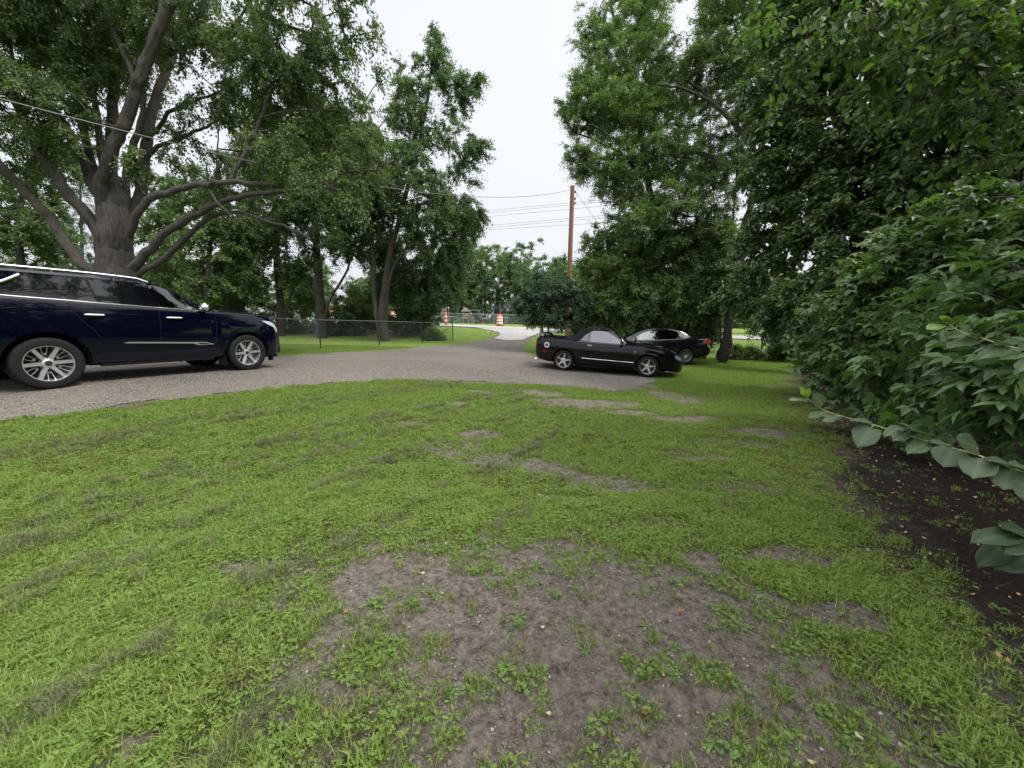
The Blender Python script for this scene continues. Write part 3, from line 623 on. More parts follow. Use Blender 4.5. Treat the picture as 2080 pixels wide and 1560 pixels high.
def tree(name, label, cat, base, limbs, lobes, n_spray, leaves, leaf, mat_leaf, mat_bark, seed=1, shape='kite', spray_len=.8, droop=.25, twig_r=.007,
         group=None, gap=.0, tint=(0, 1), step=.55, horiz=.0, flat=.55, twigs_vis=False, size_j=(.7, 1.25), spread=.55):
    """limbs: [( [(x,y,z)...], r0, r1 )]; lobes: [(centre, (rx,ry,rz), weight)]; leaves: leaves per spray"""
    rg = np.random.default_rng(seed)
    root = empty(name, tuple(base), 0, label, cat, group); base = np.array(base, float)
    VV = []; FF = []; off = 0; nodes = []; par = []; rad = []
    for li, (pts, r0, r1) in enumerate(limbs):
        cp_ = catmull(pts, 5); m_ = len(cp_); cp_ = [p+rg.normal(0, .02, 3)*(i > 0)*(1 if r0 > .05 else .5) for i, p in enumerate(cp_)]
        rs = [r0+(r1-r0)*(i/(m_-1))**.8 for i in range(m_)]
        V, F = fat_tube(cp_, rs, 18 if r0 > .25 else 10 if r0 > .06 else 7, .035 if r0 < .25 else .045, seed*31+li); VV.append(V); FF.append(F+off); off += len(V)
        st_ = len(nodes)
        for i, p in enumerate(cp_):
            nodes.append(p); par.append(-1); rad.append(rs[i])      # limb nodes are drawn already
    # spray centres
    wts = np.array([l[2] for l in lobes], float); wts /= wts.sum(); k = rg.choice(len(lobes), n_spray, p=wts)
    c = np.array([l[0] for l in lobes])[k]; rr = np.array([l[1] if not np.isscalar(l[1]) else (l[1],)*3 for l in lobes])[k]
    d = nrm(rg.normal(0, 1, (n_spray, 3))); u = rg.random(n_spray)**.45
    sp_ = c+d*rr*u[:, None]
    if gap > 0:
        g_ = vnoise(sp_[:, 0]*.9+sp_[:, 1]*.5+seed, sp_[:, 2]*.9-sp_[:, 1]*.4, seed); kk = g_ > gap; sp_, c, d = sp_[kk], c[kk], d[kk]
    fl = tz(sp_[:, 0], sp_[:, 1])+.12; sp_[:, 2] = np.maximum(sp_[:, 2], fl+rg.random(len(sp_))*.25)
    NL = len(nodes); nd = np.array(nodes)
    dist = np.min(np.linalg.norm(sp_[:, None]-nd[None], axis=2), axis=1); order = np.argsort(dist)
    cap = NL+len(sp_)*12; N = np.zeros((cap, 3)); N[:NL] = nd; cnt = NL; par = par+[-1]*(cap-NL); leafn = np.zeros(cap); sdir = np.zeros((len(sp_), 3))
    for j in order:
        p = sp_[j]; q = N[:cnt]; dd = np.linalg.norm(q-p, axis=1)+.35*np.maximum(0, q[:, 2]-p[2]); a = int(np.argmin(dd)); L_ = np.linalg.norm(p-N[a]); m_ = max(1, min(10, int(L_/step)))
        prev = a; sag = rg.normal(0, .07, 3)*L_; sag[2] += .10*L_
        for i in range(1, m_+1):
            t = i/m_; N[cnt] = N[a]*(1-t)+p*t+sag*math.sin(math.pi*t)*.8; par[cnt] = prev; prev = cnt; cnt += 1
        leafn[prev] += 1; sdir[j] = nrm(p-(N[par[prev]]))
    for i in range(cnt-1, NL-1, -1):
        if par[i] >= 0: leafn[par[i]] += leafn[i]
    ids = np.arange(NL, cnt); pa = np.array(par[NL:cnt], int); r1_ = twig_r*np.maximum(leafn[ids], 1)**.5
    rfull = np.zeros(cnt); rfull[ids] = r1_; rfull[:NL] = 1e3; r0_ = np.minimum(rfull[pa], r1_*1.25)
    r0_ = np.minimum(r0_, np.where(pa < NL, np.array(rad+[0])[np.minimum(pa, NL)], 9))
    if len(ids):
        V, F = seg_tubes(N[pa], N[ids], r0_, r1_, 5); VV.append(V); FF.append(F+off); off += len(V)
    # leaves
    ns = len(sp_); twn = 5; ln = max(2, leaves//twn)
    sd0 = nrm(sdir*.8+d*.5+rg.normal(0, .25, (ns, 3))+np.array([0, 0, -droop]))
    td = nrm(np.repeat(sd0, twn, 0)+rg.normal(0, spread, (ns*twn, 3))*np.array([1, 1, .6])); td[:, 2] -= droop*.4; td = nrm(td)
    tl = spray_len*rg.uniform(.45, 1.1, ns*twn); t0 = np.repeat(sp_, twn, 0)-td*(tl*.35)[:, None]
    if twigs_vis:
        V, F = seg_tubes(t0, t0+td*tl[:, None], np.full(ns*twn, twig_r*.75), np.full(ns*twn, twig_r*.3), 4); VV.append(V); FF.append(F+off); off += len(V)
    M_ = ns*twn; t = np.tile((np.arange(ln)+.5)/ln, M_)+rg.normal(0, .04, M_*ln); ti = np.repeat(np.arange(M_), ln)
    T = td[ti]; up = np.array([0, 0, 1.]); side = nrm(np.cross(T, up+rg.normal(0, .15, (len(T), 3)))); sg = np.where(np.tile(np.arange(ln), M_) % 2 == 0, 1, -1)[:, None]
    pos = t0[ti]+T*(t*tl[ti])[:, None]-np.array([0, 0, 1])*(droop*.5*(t**2)*tl[ti])[:, None]+rg.normal(0, .02+leaf*.3, (len(T), 3))
    ldir = nrm(T*.55+side*sg*.8+rg.normal(0, .35, T.shape)+np.array([0, 0, -droop-.1]))
    ldir[:, 2] *= (1-horiz)
    lnor = nrm(up*flat+rg.normal(0, .55, T.shape)); sz = leaf*rg.uniform(*size_j, len(T))
    hgt = tz(pos[:, 0], pos[:, 1])+.03; pos[:, 2] = np.maximum(pos[:, 2], hgt)
    Vl, Fl, kk = place_leaves(shape, pos, ldir, lnor, sz)
    tn = tint[0]+(tint[1]-tint[0])*np.clip(np.repeat(rg.normal(.5, .16, ns), twn*ln)+rg.normal(0, .12, len(T)), 0, 1)
    tr = np_mesh('trunk', np.concatenate(VV)-base, [np.concatenate(FF)], True); link('trunk', tr, mat_bark, root)
    cr_ = np_mesh('crown', Vl-base, Fl, False, np.repeat(tn, kk)); link('crown', cr_, mat_leaf, root)
    return root

def lob(spec):
    """(u, v, depth, radius[, z squash][, weight])"""
    o = []
    for s in spec:
        u, v, D, r = s[:4]; zq = s[4] if len(s) > 4 else .8; w_ = s[5] if len(s) > 5 else r**2
        o.append((P(u, v, D), (r, r, r*zq), w_))
    return o
def limb(spec, w0, w1):
    """limb through pixels (u, v, depth); widths in metres (radius)"""
    return ([P(*s) for s in spec], w0, w1)
def base_at(u, D, lift=0):
    p = P(u, 645, D); return (p[0], p[1], tz1(p[0], p[1])+lift)

B_OLD = bark_mat('old silver bark', (.012, .010, .009), (.11, .096, .082), 12, 7, 1.0)
B_DARK = bark_mat('dark bark', (.012, .009, .008), (.055, .045, .038), 9, 4, .6)
B_GREY = bark_mat('grey bark', (.018, .015, .012), (.075, .064, .054), 9, 4, .6)
F_MAPLE = leaf_mat('silver maple leaves', [(0.0435, 0.0775, 0.0275), (0.0742, 0.1225, 0.0425), (0.1126, 0.1725, 0.06), (0.1536, 0.2188, 0.0813)], .38, .45)
F_ASH = leaf_mat('ash leaves', [(0.0475, 0.085, 0.0364), (0.0775, 0.1313, 0.0546), (0.1125, 0.1812, 0.0754), (0.15, 0.225, 0.0975)], .36, .5)
F_DARK = leaf_mat('dark wood leaves', [(0.0359, 0.0661, 0.0259), (0.0628, 0.1064, 0.0403), (0.0927, 0.1495, 0.0546), (0.1346, 0.2013, 0.0719)], .35, .5)
F_ELM = leaf_mat('elm leaves', [(0.0682, 0.1116, 0.04), (0.1078, 0.1761, 0.0625), (0.154, 0.2381, 0.0825), (0.198, 0.2976, 0.1063)], .38, .45)
F_BLUE = leaf_mat('bluish shrub leaves', [(0.0253, 0.0529, 0.0299), (0.0414, 0.0805, 0.046), (0.0633, 0.115, 0.0667), (0.1035, 0.1725, 0.1035)], .3, .4)
F_OVER = leaf_mat('overhanging leaves', [(0.0454, 0.0817, 0.0267), (0.0756, 0.1307, 0.0386), (0.121, 0.193, 0.0535), (0.2268, 0.3119, 0.0891)], .42, .45)
F_VINE = leaf_mat('dark glossy leaves', [(0.0345, 0.068, 0.0232), (0.0586, 0.1082, 0.0348), (0.0931, 0.1623, 0.0522), (0.1552, 0.2473, 0.0725)], .3, .36, spec=.5)
F_BOX = leaf_mat('boxelder leaves', [(0.0425, 0.0856, 0.0276), (0.0708, 0.1352, 0.0414), (0.1104, 0.1904, 0.058), (0.1982, 0.3036, 0.069)], .32, .42, spec=.35)
F_LIME = leaf_mat('fresh green leaves', [(.042, .075, .020), (.065, .112, .03), (.10, .16, .042), (.17, .25, .07)], .42, .4)
F_FAR = leaf_mat('haze-lightened distant leaves', [(0.0562, 0.102, 0.039), (0.0875, 0.15, 0.0585), (0.125, 0.198, 0.078), (0.1625, 0.24, 0.091)], .35, .6)  # lighter greens stand in for haze over the far trees

# ---- the old maple behind the long dark car
Db = 11.6; bx = base_at(245, Db)
T1L = [
 ([np.array(bx)+[0, 0, -.3], P(240, 640, Db), P(236, 545, Db), P(232, 470, Db), P(230, 415, Db), P(228, 370, Db+.1)], 0.604, 0.315),
 limb([(225,560,11.5),(165,535,11.3),(100,442,11),(42,382,10.6),(-10,325,10.2),(-90,250,9.8)], 0.159, 0.098),
 limb([(232,520,11.65),(190,455,11.5),(140,398,11.2),(112,352,11),(78,305,10.8),(50,240,10.6),(18,180,10.4),(-30,100,10)], 0.195, 0.085),
 limb([(228,440,11.6),(190,380,11.8),(168,325,12),(128,250,12.2),(84,170,12.4),(50,70,12.6),(28,-30,12.8)], 0.173, 0.066),
 limb([(232,430,11.9),(186,330,12.2),(152,180,12.5),(128,60,12.8),(105,-40,13)], 0.144, 0.066),
 limb([(240,440,12),(226,350,12.3),(228,230,12.5),(230,130,12.6),(205,20,12.8),(190,-60,13)], 0.202, 0.085),
 limb([(232,520,11.65),(215,440,11.5),(204,385,11.2),(216,335,11),(246,268,10.8),(272,200,10.6),(300,120,10.4),(327,48,10.2),(352,-30,10)], 0.181, 0.131),
 limb([(274,196,10.6),(266,145,10.7),(228,55,10.9),(205,-10,11)], 0.072, 0.046),
 limb([(335,30,10.2),(362,2,10.1),(400,-40,10)], 0.072, 0.052),
 limb([(262,450,12),(286,380,12.3),(298,285,12.5),(318,200,12.8),(345,125,13),(372,40,13.2),(385,-40,13.4)], 0.195, 0.079),
 limb([(250,400,12.2),(268,345,12.3),(322,300,12.4),(385,272,12.5),(420,256,12.6),(470,230,12.8)], 0.087, 0.033),
 limb([(262,480,11.3),(292,415,11),(350,388,10.8),(415,375,10.6),(468,370,10.5),(560,378,10.4),(640,378,10.3),(720,392,10.2)], 0.108, 0.046),
 limb([(466,370,10.5),(500,300,10.5),(530,240,10.5),(552,185,10.5),(612,145,10.6),(650,110,10.7)], 0.061, 0.026),
 limb([(270,545,11.4),(318,492,11.2),(372,450,11.1),(430,420,11),(500,398,11),(600,384,11),(690,372,11),(800,325,11.3)], 0.137, 0.039),
 limb([(278,560,11.5),(338,522,11.4),(380,482,11.3),(420,446,11.2),(480,430,11.2),(560,455,11.1),(632,484,11)], 0.094, 0.033),
 limb([(318,128,12),(362,100,11.8),(432,88,11.5),(490,72,11.3),(560,78,11)], 0.072, 0.033),
 limb([(430,88,11.5),(468,58,11.4),(500,15,11.3),(515,-30,11.2)], 0.044, 0.026),
 limb([(440,330,12),(445,250,12),(452,190,12)], 0.022, 0.013),
 limb([(530,240,10.5),(580,226,10.4),(650,222,10.3)], 0.029, 0.013),
 limb([(375,125,10.6),(420,165,10.5),(455,190,10.4)], 0.022, 0.010),
]
T1L += [limb([(236,440,11.9),(206,330,11.9),(196,220,12),(176,110,12.1),(170,-20,12.2)], .13, .05), limb([(250,440,11.8),(262,330,11.7),(290,230,11.6),(282,120,11.5),(300,-20,11.4)], .12, .05), limb([(60,290,10.7),(30,150,10.5),(10,20,10.4)], .07, .03), limb([(420,376,10.6),(450,420,10.5),(520,470,10.4)], .04, .015), limb([(300,280,12.4),(360,220,12.2),(440,190,12),(520,150,11.8)], .07, .02), limb([(640,378,10.3),(700,350,10.2),(770,345,10.1)], .05, .02)]
T1B = lob([(20,100,10,1.7),(100,60,12,1.9),(190,20,12,1.7),(60,190,10,1.2),(130,200,11,.9),(0,260,11,1.5),(230,-60,11,2),(420,-50,11,2.0),(480,40,11,1.5),(580,10,10,1.7),
 (670,20,10,1.2),(738,52,10,.5,1.6),(700,90,10.2,.5),(560,130,11,1.4),(650,160,11,1.2),(700,200,12,.8),(765,150,12.6,.45),(470,190,12,.9),(420,310,12.5,1.2),(540,235,12,1.4),
 (620,260,12,1.5),(690,280,12,1.1),(560,335,12,1.1),(340,210,13,.7),(300,30,11,1.0),(370,400,13,1.0),(640,335,12,1.3),(720,345,12,1.1),(480,400,13,1.0),(45,330,11,.9),
 (-120,100,10,2),(-120,300,10.5,1.6),(-60,-60,10,2),(90,-70,10,2),(330,90,11,.9),(150,120,11,1.0),(260,130,13,1.2),(95,270,11,.8),(250,60,12.5,1.4),(40,30,11,1.6),(600,345,10,.9),(680,330,10,.9),(740,300,10.2,.7),(560,300,10,.8),(640,385,10.2,.5),(700,400,10,.5),(640,440,11,.5),(200,250,11,.6),(320,240,12,.7),(270,320,10.6,.5),(150,300,10.5,.6),(200,120,12,1.0),(380,60,11.5,1.0),(520,130,10,1.0),(430,240,12,.9),(500,330,12,.9)])
tree('maple_tree', 'huge old maple with many spreading pale limbs behind the long navy car', 'tree', bx, T1L, T1B, 1650, 150, .088, F_MAPLE, B_OLD, 3,
     droop=.5, spray_len=.8, shape='kite', gap=.22, twig_r=.0075)

# ---- the row beyond the left fence
def rowtree(name, label, u, D, stems, lobes, n_, lv, leaf, fm, bm_, seed, **k):
    b_ = base_at(u, D); L_ = []
    for s, r0, r1 in stems:
        L_.append(([np.array(b_)+[0, 0, -.2]]+[P(*q) for q in s], r0, r1))
    return tree(name, label, 'tree', b_, L_, lob(lobes), n_, lv, leaf, fm, bm_, seed, **k)
rowtree('shade_tree', 'dark straight trunked tree nearest the car bonnet beyond the left fence', 569, 25.5, [([(568,600,25.5),(562,520,25.5),(558,430,25.5),(560,330,25.5),(556,240,25.5)], .26, .10), ([(590,600,25.5),(625,540,25.5),(650,480,25.5)], .1, .05)],
  [(545,400,26,3.0),(600,470,25,2.4),(505,470,27,2.4),(560,290,26,2.8),(480,540,27,1.8),(560,540,25,1.7),(520,330,27,2.4),(590,400,25,2.2),(540,480,25,1.8),(600,540,25,1.4)], 760, 130, .14, F_DARK, B_DARK, 11, gap=.30, spray_len=1.1)
rowtree('shade_tree', 'dark tree with thick black trunk standing behind the fence post', 650, 25, [([(650,620,25),(646,540,25),(640,450,25),(645,350,25),(650,260,25)], .36, .12), ([(665,620,25),(700,560,25),(722,500,25)], .12, .05), ([(640,500,25),(610,440,25),(590,380,25)], .12, .05)],
  [(640,330,25,3.0),(700,425,24,2.3),(620,240,26,2.8),(672,500,24,1.4),(600,560,25.5,1.2),(720,340,25,2.2),(680,380,24,2.2),(740,430,24.5,1.8),(710,500,25,1.4),(640,430,24,1.6)], 800, 130, .14, F_DARK, B_DARK, 12, gap=.30, spray_len=1.1)
rowtree('ash_tree', 'tallest tree left of the drive, open feathery top against the sky', 780, 24.5,
  [([(775,640,24.5),(782,580,24.5),(792,520,24.4),(815,430,24.3),(850,300,24.2),(868,200,24.1),(880,110,24),(886,55,24)], .30, .04), ([(764,640,24.5),(758,560,24.6),(757,470,24.6),(762,380,24.7),(770,260,24.8)], .2, .07),
   ([(790,570,24.4),(815,520,24.3),(842,478,24.2),(860,440,24)], .11, .05), ([(786,575,24.5),(790,500,24.5),(800,440,24.6)], .1, .05)],
  [(885,72,24,.55,1.5),(880,125,24,1.2),(928,170,24,1.2),(968,160,24,.55),(945,195,24,.8),(808,135,24,.35,1.6),(825,175,24,.7),(860,195,24,1.7),(915,225,24,.9),(835,270,24,2.2),
   (900,310,23.5,2.2),(960,305,23,.9),(975,300,23,.5),(760,245,24,1.7),(720,300,24,2.4),(790,300,24,1.6),(750,330,24,1.6),(800,360,23,2.4),(875,410,23,2.0),(920,380,23,1.5),(850,480,23.5,1.3),(740,380,24,1.8),(760,440,25,1.7),(820,440,24.5,1.3),(700,250,24,1.6),(790,230,24,1.0)], 1350, 130, .13, F_ASH, B_GREY, 13, gap=.26, spray_len=1.0, droop=.35)
rowtree('spruce_like_tree', 'dark drooping tree at the right end of the left woods beside the wires', 862, 27.5, [([(864,600,27.5),(878,500,27.5),(900,420,27.5),(915,380,27.5)], .24, .07)],
  [(925,440,27,1.9),(955,430,27,1.0),(900,520,27,2.1),(870,580,27,1.9),(935,500,27,.9),(905,590,27,1.2),(850,620,27,1.2),(810,560,27.5,1.8),(780,500,28,1.8)], 760, 130, .14, F_DARK, B_DARK, 14, gap=.26, spray_len=1.1, droop=.6)
for i, (u, v, D, r, fm, lab) in enumerate([(592,655,27,1.1,F_DARK,'low dark bush at the foot of the tree by the bonnet'),(690,650,27,1.5,F_DARK,'broad dark bush between the black trunk and the orange marker'),(725,610,28,1.6,F_ELM,'taller olive bush behind the middle of the left fence'),
   (815,650,27,1.0,F_DARK,'bush right of the forked grey trunk'),(850,635,28,1.5,F_ASH,'grey green bush under the drooping tree'),(620,600,29,1.6,F_ELM,'sapling thicket between the two dark trunks'),(500,620,28,1.9,F_DARK,'dark bush showing over the car bonnet'),(445,610,27,1.8,F_ASH,'tall bush showing over the car mirror'),(655,672,28,1.0,F_DARK,'bush at the foot of the black trunk'),(545,665,28,1.0,F_DARK,'low bush left of the tree by the bonnet'),(760,640,29,1.2,F_DARK,'dark bush behind the sandy heap'),(850,668,28.5,.7,F_ASH,'low bush beneath the dark drooping tree'),(720,668,27.5,.7,F_DARK,'low bush left of the sandy heap'),(780,600,30,1.6,F_DARK,'dark thicket behind the forked grey trunk'),(880,678,25.9,.55,F_DARK,'small shrub with reddish stems beside the fence end')]):
    b_ = base_at(u, D); L_ = [([np.array(b_), P(u+dx, v+30*(r > 1), D), P(u+dx*2.2, v-20*r, D)], .035, .015) for dx in (-12, 2, 14)]
    tree('bush', lab, 'bush', b_, L_, lob([(u, v, D, r, .9), (u+12, v+8, D, r*.8), (u-12, v+10, D, r*.8)]), int(75*r), 70, .15 if r > .6 else .10, fm, B_DARK, 40+i, spray_len=.6, group='undergrowth beyond the left fence', gap=.2)
# trees behind the maple
rowtree('garden_tree', 'mid green tree low behind the right arm of the old maple', 420, 23, [([(420,600,23),(425,520,23),(430,440,23),(420,340,23)], .2, .06)],
  [(415,500,23,2.3),(345,470,25,2.2),(470,560,24,1.7),(395,580,23,1.8),(480,470,24,2.0),(430,400,24,2.2),(330,560,25,1.6),(360,380,26,2.2)], 480, 120, .17, F_MAPLE, B_DARK, 21, gap=.28, spray_len=1.1)
rowtree('garden_tree', 'mid green tree behind the lowest left limb of the maple', 40, 19, [([(40,500,19),(45,400,19),(60,330,19)], .2, .07)],
  [(60,440,19,1.7),(20,500,19,1.7),(90,350,20,1.6),(-20,400,19,2.2),(120,300,21,1.6),(95,505,20,1.1),(-80,480,19,2.0)], 380, 120, .14, F_MAPLE, B_DARK, 22, gap=.28, spray_len=1.0)
b_ = base_at(165, 34)
tree('spruce_tree', 'distant spruce seen between the maple trunk and its low limb', 'tree', b_, [([np.array(b_), P(165,450,34), P(162,330,34)], .2, .03)],
  [(P(165,v,34), (r, r, .5), r) for v, r in ((330,.5),(360,.8),(390,1.1),(420,1.4),(450,1.6),(480,1.8),(510,2.0),(540,2.2),(570,2.3))], 260, 90, .14, F_BLUE, B_DARK, 23, shape='narrow', droop=.7, spray_len=.9)

# ---- across the street
for i, (u, vt, D, r, lab) in enumerate([(985,487,62,6.4,'pale green tree across the street right of the dark drooping tree'),(1055,492,66,5.6,'pale tree across the street left of the wooden pole'),(918,540,60,4.4,'low tree behind the trampoline'),
   (1110,520,60,4.0,'tree across the street directly behind the wooden pole'),(1230,520,52,4.5,'tree across the street behind the convertible roof'),(1400,540,50,4.5,'tree across the street behind the sedan'),(1580,560,48,4.5,'tree across the street behind the right fence'),
   (760,540,62,5.0,'tree across the street behind the forked grey trunk'),(620,530,60,5.5,'tree across the street behind the black trunk'),(450,520,58,5.5,'tree across the street behind the bonnet bush'),(300,520,60,6,'far tree right of the maple trunk'),(120,520,60,6,'far tree left of the spruce'),(-60,500,60,6,'far tree at the left edge over the car roof')]):
    b_ = base_at(u, D); tz_ = P(u, vt, D)[2]; h = tz_-b_[2]; c = np.array(b_); rg_ = random.Random(500+i)
    L_ = [([c, c+[0, 0, h*.35], c+[rg_.uniform(-1, 1), 0, h*.85]], .25, .06)]
    lb = [(c+np.array([rg_.uniform(-.55, .55)*r, rg_.uniform(-.5, .5)*r, h*f]), (r*q, r*q, r*q*.8), q*q) for f, q in ((.28,.55),(.4,.75),(.45,.8),(.55,.8),(.62,.75),(.7,.65),(.8,.5),(.9,.3),(.97,.14))]
    tree('street_tree', lab, 'tree', b_, L_, lb, 460, 90, .27, F_FAR, B_DARK, 60+i, spray_len=1.3, group='trees across the street', gap=.2)
for i, (u, D, r, lab) in enumerate([(1090,46,1.6,'hedge bush across the street right of the barrel'),(1130,44,2,'hedge bush across the street behind the convertible boot'),(938,58,2.4,'dark hollow shrub behind the play set'),(1042,56,1.6,'dark shrub behind the orange barrel'),
    (830,57,2.6,'far bush left of the trampoline'),(770,57,2.8,'far bush behind the fence middle'),(700,57,2.8,'far bush behind the orange marker'),(985,60,2.4,'far bush right of the play set'),(890,60,2.8,'far bush behind the trampoline net'),(1060,60,2.6,'far hedge bush left of the wooden pole'),(1180,50,2.4,'far bush right of the wooden pole'),(1280,48,2.6,'far bush behind the sedan nose'),(1380,47,2.4,'far bush over the sedan roof'),(1480,46,2.4,'far bush left of the mailbox'),(1600,44,2.2,'far bush right of the mailbox'),(630,58,3,'far bush left of the black trunk'),(540,58,3,'far bush over the car bonnet'),(440,58,3,'far bush over the car mirror')]):
    b_ = base_at(u, D); c = np.array(b_)
    tree('hedge_bush', lab, 'bush', b_, [([c, c+[.1, 0, r*.5], c+[0, .1, r]], .05, .02)], [(c+[0, 0, r*.7], (r, r, r*.9), 1), (c+[r*.8, 0, r*.5], (r*.8, r*.8, r*.7), .6)], 110, 60, .22, F_DARK if i in (2, 3) else F_FAR, B_DARK, 90+i, spray_len=.8, group='bushes across the street')

# ---- right side
def sidetree(name, label, cat, u, D, stems, lobes, n_, lv, leaf, fm, bm_, seed, **k):
    b_ = base_at(u, D); L_ = [([np.array(b_)+[0, 0, -.1]]+[P(*q) for q in s], r0, r1) for s, r0, r1 in stems]
    return tree(name, label, cat, b_, L_, lob(lobes), n_, lv, leaf, fm, bm_, seed, **k)
sidetree('round_tree', 'small rounded bluish tree behind the tail of the convertible', 'tree', 1103, 18.5, [([(1103,660,18.5),(1108,620,18.5),(1112,570,18.5)], .07, .03), ([(1120,650,18.5),(1145,600,18.5)], .05, .02)],
  [(1110,600,18.5,1.05),(1072,618,18.5,.65),(1150,590,18.3,.95),(1128,645,18.3,.75),(1085,645,18.5,.5),(1165,640,18.2,.8),(1095,560,18.5,.5),(1050,612,18.5,.3),(1180,620,18,.6)], 330, 110, .095, F_BLUE, B_DARK, 101, spray_len=.5, droop=.3, gap=.15)
sidetree('elm_tree', 'tall elm leaning over the wooden pole, left edge against the sky', 'tree', 1345, 19, [([(1345,600,19),(1335,480,19),(1320,380,19),(1300,260,19),(1275,150,19),(1255,60,19),(1240,10,19)], .26, .06), ([(1330,420,19),(1280,330,18.5),(1220,290,18),(1170,270,18)], .1, .03), ([(1300,260,19),(1230,200,18.5),(1185,150,18.5)], .08, .03)],
  [(1192,85,18.5,.8,1.2),(1210,40,18.5,.4,1.6),(1182,30,18.5,.2,2.4),(1232,75,18.5,.8,1.3),(1285,45,18.5,1.3,1.3),(1335,25,19,1.2,1.3),(1240,150,18.3,1.6),(1310,130,19,1.7),(1175,170,18,.6),(1165,215,18,.7),(1158,255,18,.7),(1150,230,18,.4),(1205,230,18,1.5),(1260,240,18,1.7),(1320,220,18.5,1.8),
   (1178,305,17.5,.8),(1180,350,17.5,.5),(1225,330,17.7,1.2),(1270,350,18,1.3),(1320,320,18,1.6),(1300,-50,19,1.8),(1220,385,17.6,.4),(1350,180,19,1.5),(1275,400,18,.9),(1330,420,18,.9),(1250,440,18,.5)], 1900, 150, .078, F_ELM, B_DARK, 102, spray_len=.75, droop=.05, gap=.18, twig_r=.006)
sidetree('elm_tree', 'second elm with a bare dark arching branch, right of the sky gap', 'tree', 1475, 17, [([(1478,700,17),(1480,640,17),(1490,540,17),(1520,430,16.5),(1540,330,16),(1500,262,16),(1440,205,16),(1385,180,16),(1335,172,16)], .20, .04), ([(1500,262,16),(1460,235,16),(1400,235,16)], .05, .02), ([(1540,330,16),(1570,180,16),(1560,40,16)], .16, .05), ([(1440,205,16),(1425,150,16)], .03, .015), ([(1490,560,17),(1460,460,17),(1400,440,17)], .06, .03)],
  [(1420,130,17,1.1),(1440,60,17,.9,1.3),(1470,10,17,1.2,1.2),(1500,80,17,1.6),(1480,180,17,1.3),(1400,260,17.5,1.4),(1460,320,17,1.5),(1380,340,17.5,1.3),(1520,-60,16.5,2),(1570,60,16,1.8),(1560,200,16,1.6),(1410,400,17,1.3),(1350,420,17,1.2),(1420,200,18,.9),(1310,430,17,1.0),(1290,470,17,.7),(1440,130,17,1.2),(1560,120,16,1.5),(1500,350,16.5,1.3),(1440,450,17,1.2),(1480,500,16.5,1.0),(1530,250,16,1.3),(1420,340,17,1.1)], 1700, 150, .078, F_ELM, B_DARK, 103, spray_len=.75, droop=.1, gap=.24, twig_r=.006)
sidetree('understory_tree', 'bright green young tree right beside the wooden pole', 'tree', 1240, 19.5, [([(1240,620,19.5),(1238,560,19.5),(1235,500,19.5),(1230,470,19.5)], .08, .03), ([(1262,620,19.5),(1290,540,19.5),(1300,500,19.5)], .06, .02)],
  [(1260,665,19,.8),(1330,670,19.4,.9),(1210,660,19,.6),(1215,500,19.5,.8,1.2),(1200,545,19.2,.8),(1245,560,19,1.3),(1290,520,19,1.3),(1225,610,18.8,1.1),(1280,610,18.8,1.3),(1190,590,19,.6),(1330,560,18.8,1.1),(1255,480,19.5,.7,1.1)], 760, 120, .12, F_ELM, B_DARK, 104, spray_len=.7, gap=.15, tint=(.3, 1))
sidetree('understory_tree', 'olive drooping tree above the roof of the black sedan', 'tree', 1385, 18.8, [([(1385,640,18.8),(1380,560,18.8),(1370,480,18.8)], .10, .04), ([(1400,650,18.8),(1425,580,18.8),(1440,500,18.8)], .09, .03)],
  [(1350,490,18,1.2),(1400,510,18,1.3),(1340,600,18,1.1),(1390,590,18,1.2),(1440,560,17.5,1.0),(1440,480,17.5,1.2),(1310,640,18.4,.8),(1370,645,18.4,.7),(1420,630,18,.6),(1400,670,19.2,.8),(1350,670,19.3,.8),(1440,655,18.6,.5)], 760, 120, .11, F_ELM, B_DARK, 105, spray_len=.7, droop=.35, gap=.16)
sidetree('stem_clump', 'clump of thin dark stems and shrub behind the sedan tail', 'bush', 1437, 18.3, [([(1437+dx,690,18.3),(1437+dx*1.6,650,18.3),(1437+dx*2.2,610,18.3)], .04, .02) for dx in (-10,-5,0,5,11)],
  [(1437,650,18.3,.6),(1420,690,18.5,.4),(1450,680,18.3,.4),(1440,620,18,.7)], 90, 70, .10, F_DARK, B_DARK, 106, spray_len=.5)
sidetree('leaning_tree', 'leaning dark trunk on the fence line right of the sedan', 'tree', 1468, 18.0, [([(1470,700,18),(1482,660,18),(1492,620,17.8),(1520,560,17),(1570,500,15)], .19, .08), ([(1486,650,18),(1520,640,17.5),(1560,640,16.5),(1640,650,15)], .04, .02)],
  [(1520,560,16,1.0),(1480,600,17,.7),(1560,600,15,.9),(1470,560,17,.8),(1540,660,16.5,.35),(1500,645,17,.35),(1600,640,14,.8),(1640,680,13.5,.6)], 330, 100, .10, F_VINE, B_DARK, 107, spray_len=.6, shape='kite', gap=.12)
for i, (u, v, D, r, lab) in enumerate([(1600,700,17.5,.75,'leafy shrub climbing the right fence beside its post'),(1525,715,18.3,.3,'low sunlit weeds at the foot of the right fence'),(1650,725,15,.5,'low bright shrub where the right fence meets the thicket'),(1575,718,18,.35,'weed clump at the right fence base, right of the post'),(1495,712,18.4,.3,'weed clump beside the leaning trunk')]):
    b_ = base_at(u, D)
    tree('fence_shrub', lab, 'bush', b_, [([np.array(b_), P(u, v, D)], .02, .01)], lob([(u, v, D, r, .9), (u+10, v+5, D, r*.8, .7)]), int(150*r), 70, .085, F_LIME if i else F_DARK, B_DARK, 120+i, spray_len=.35, group='shrubs on the right fence')
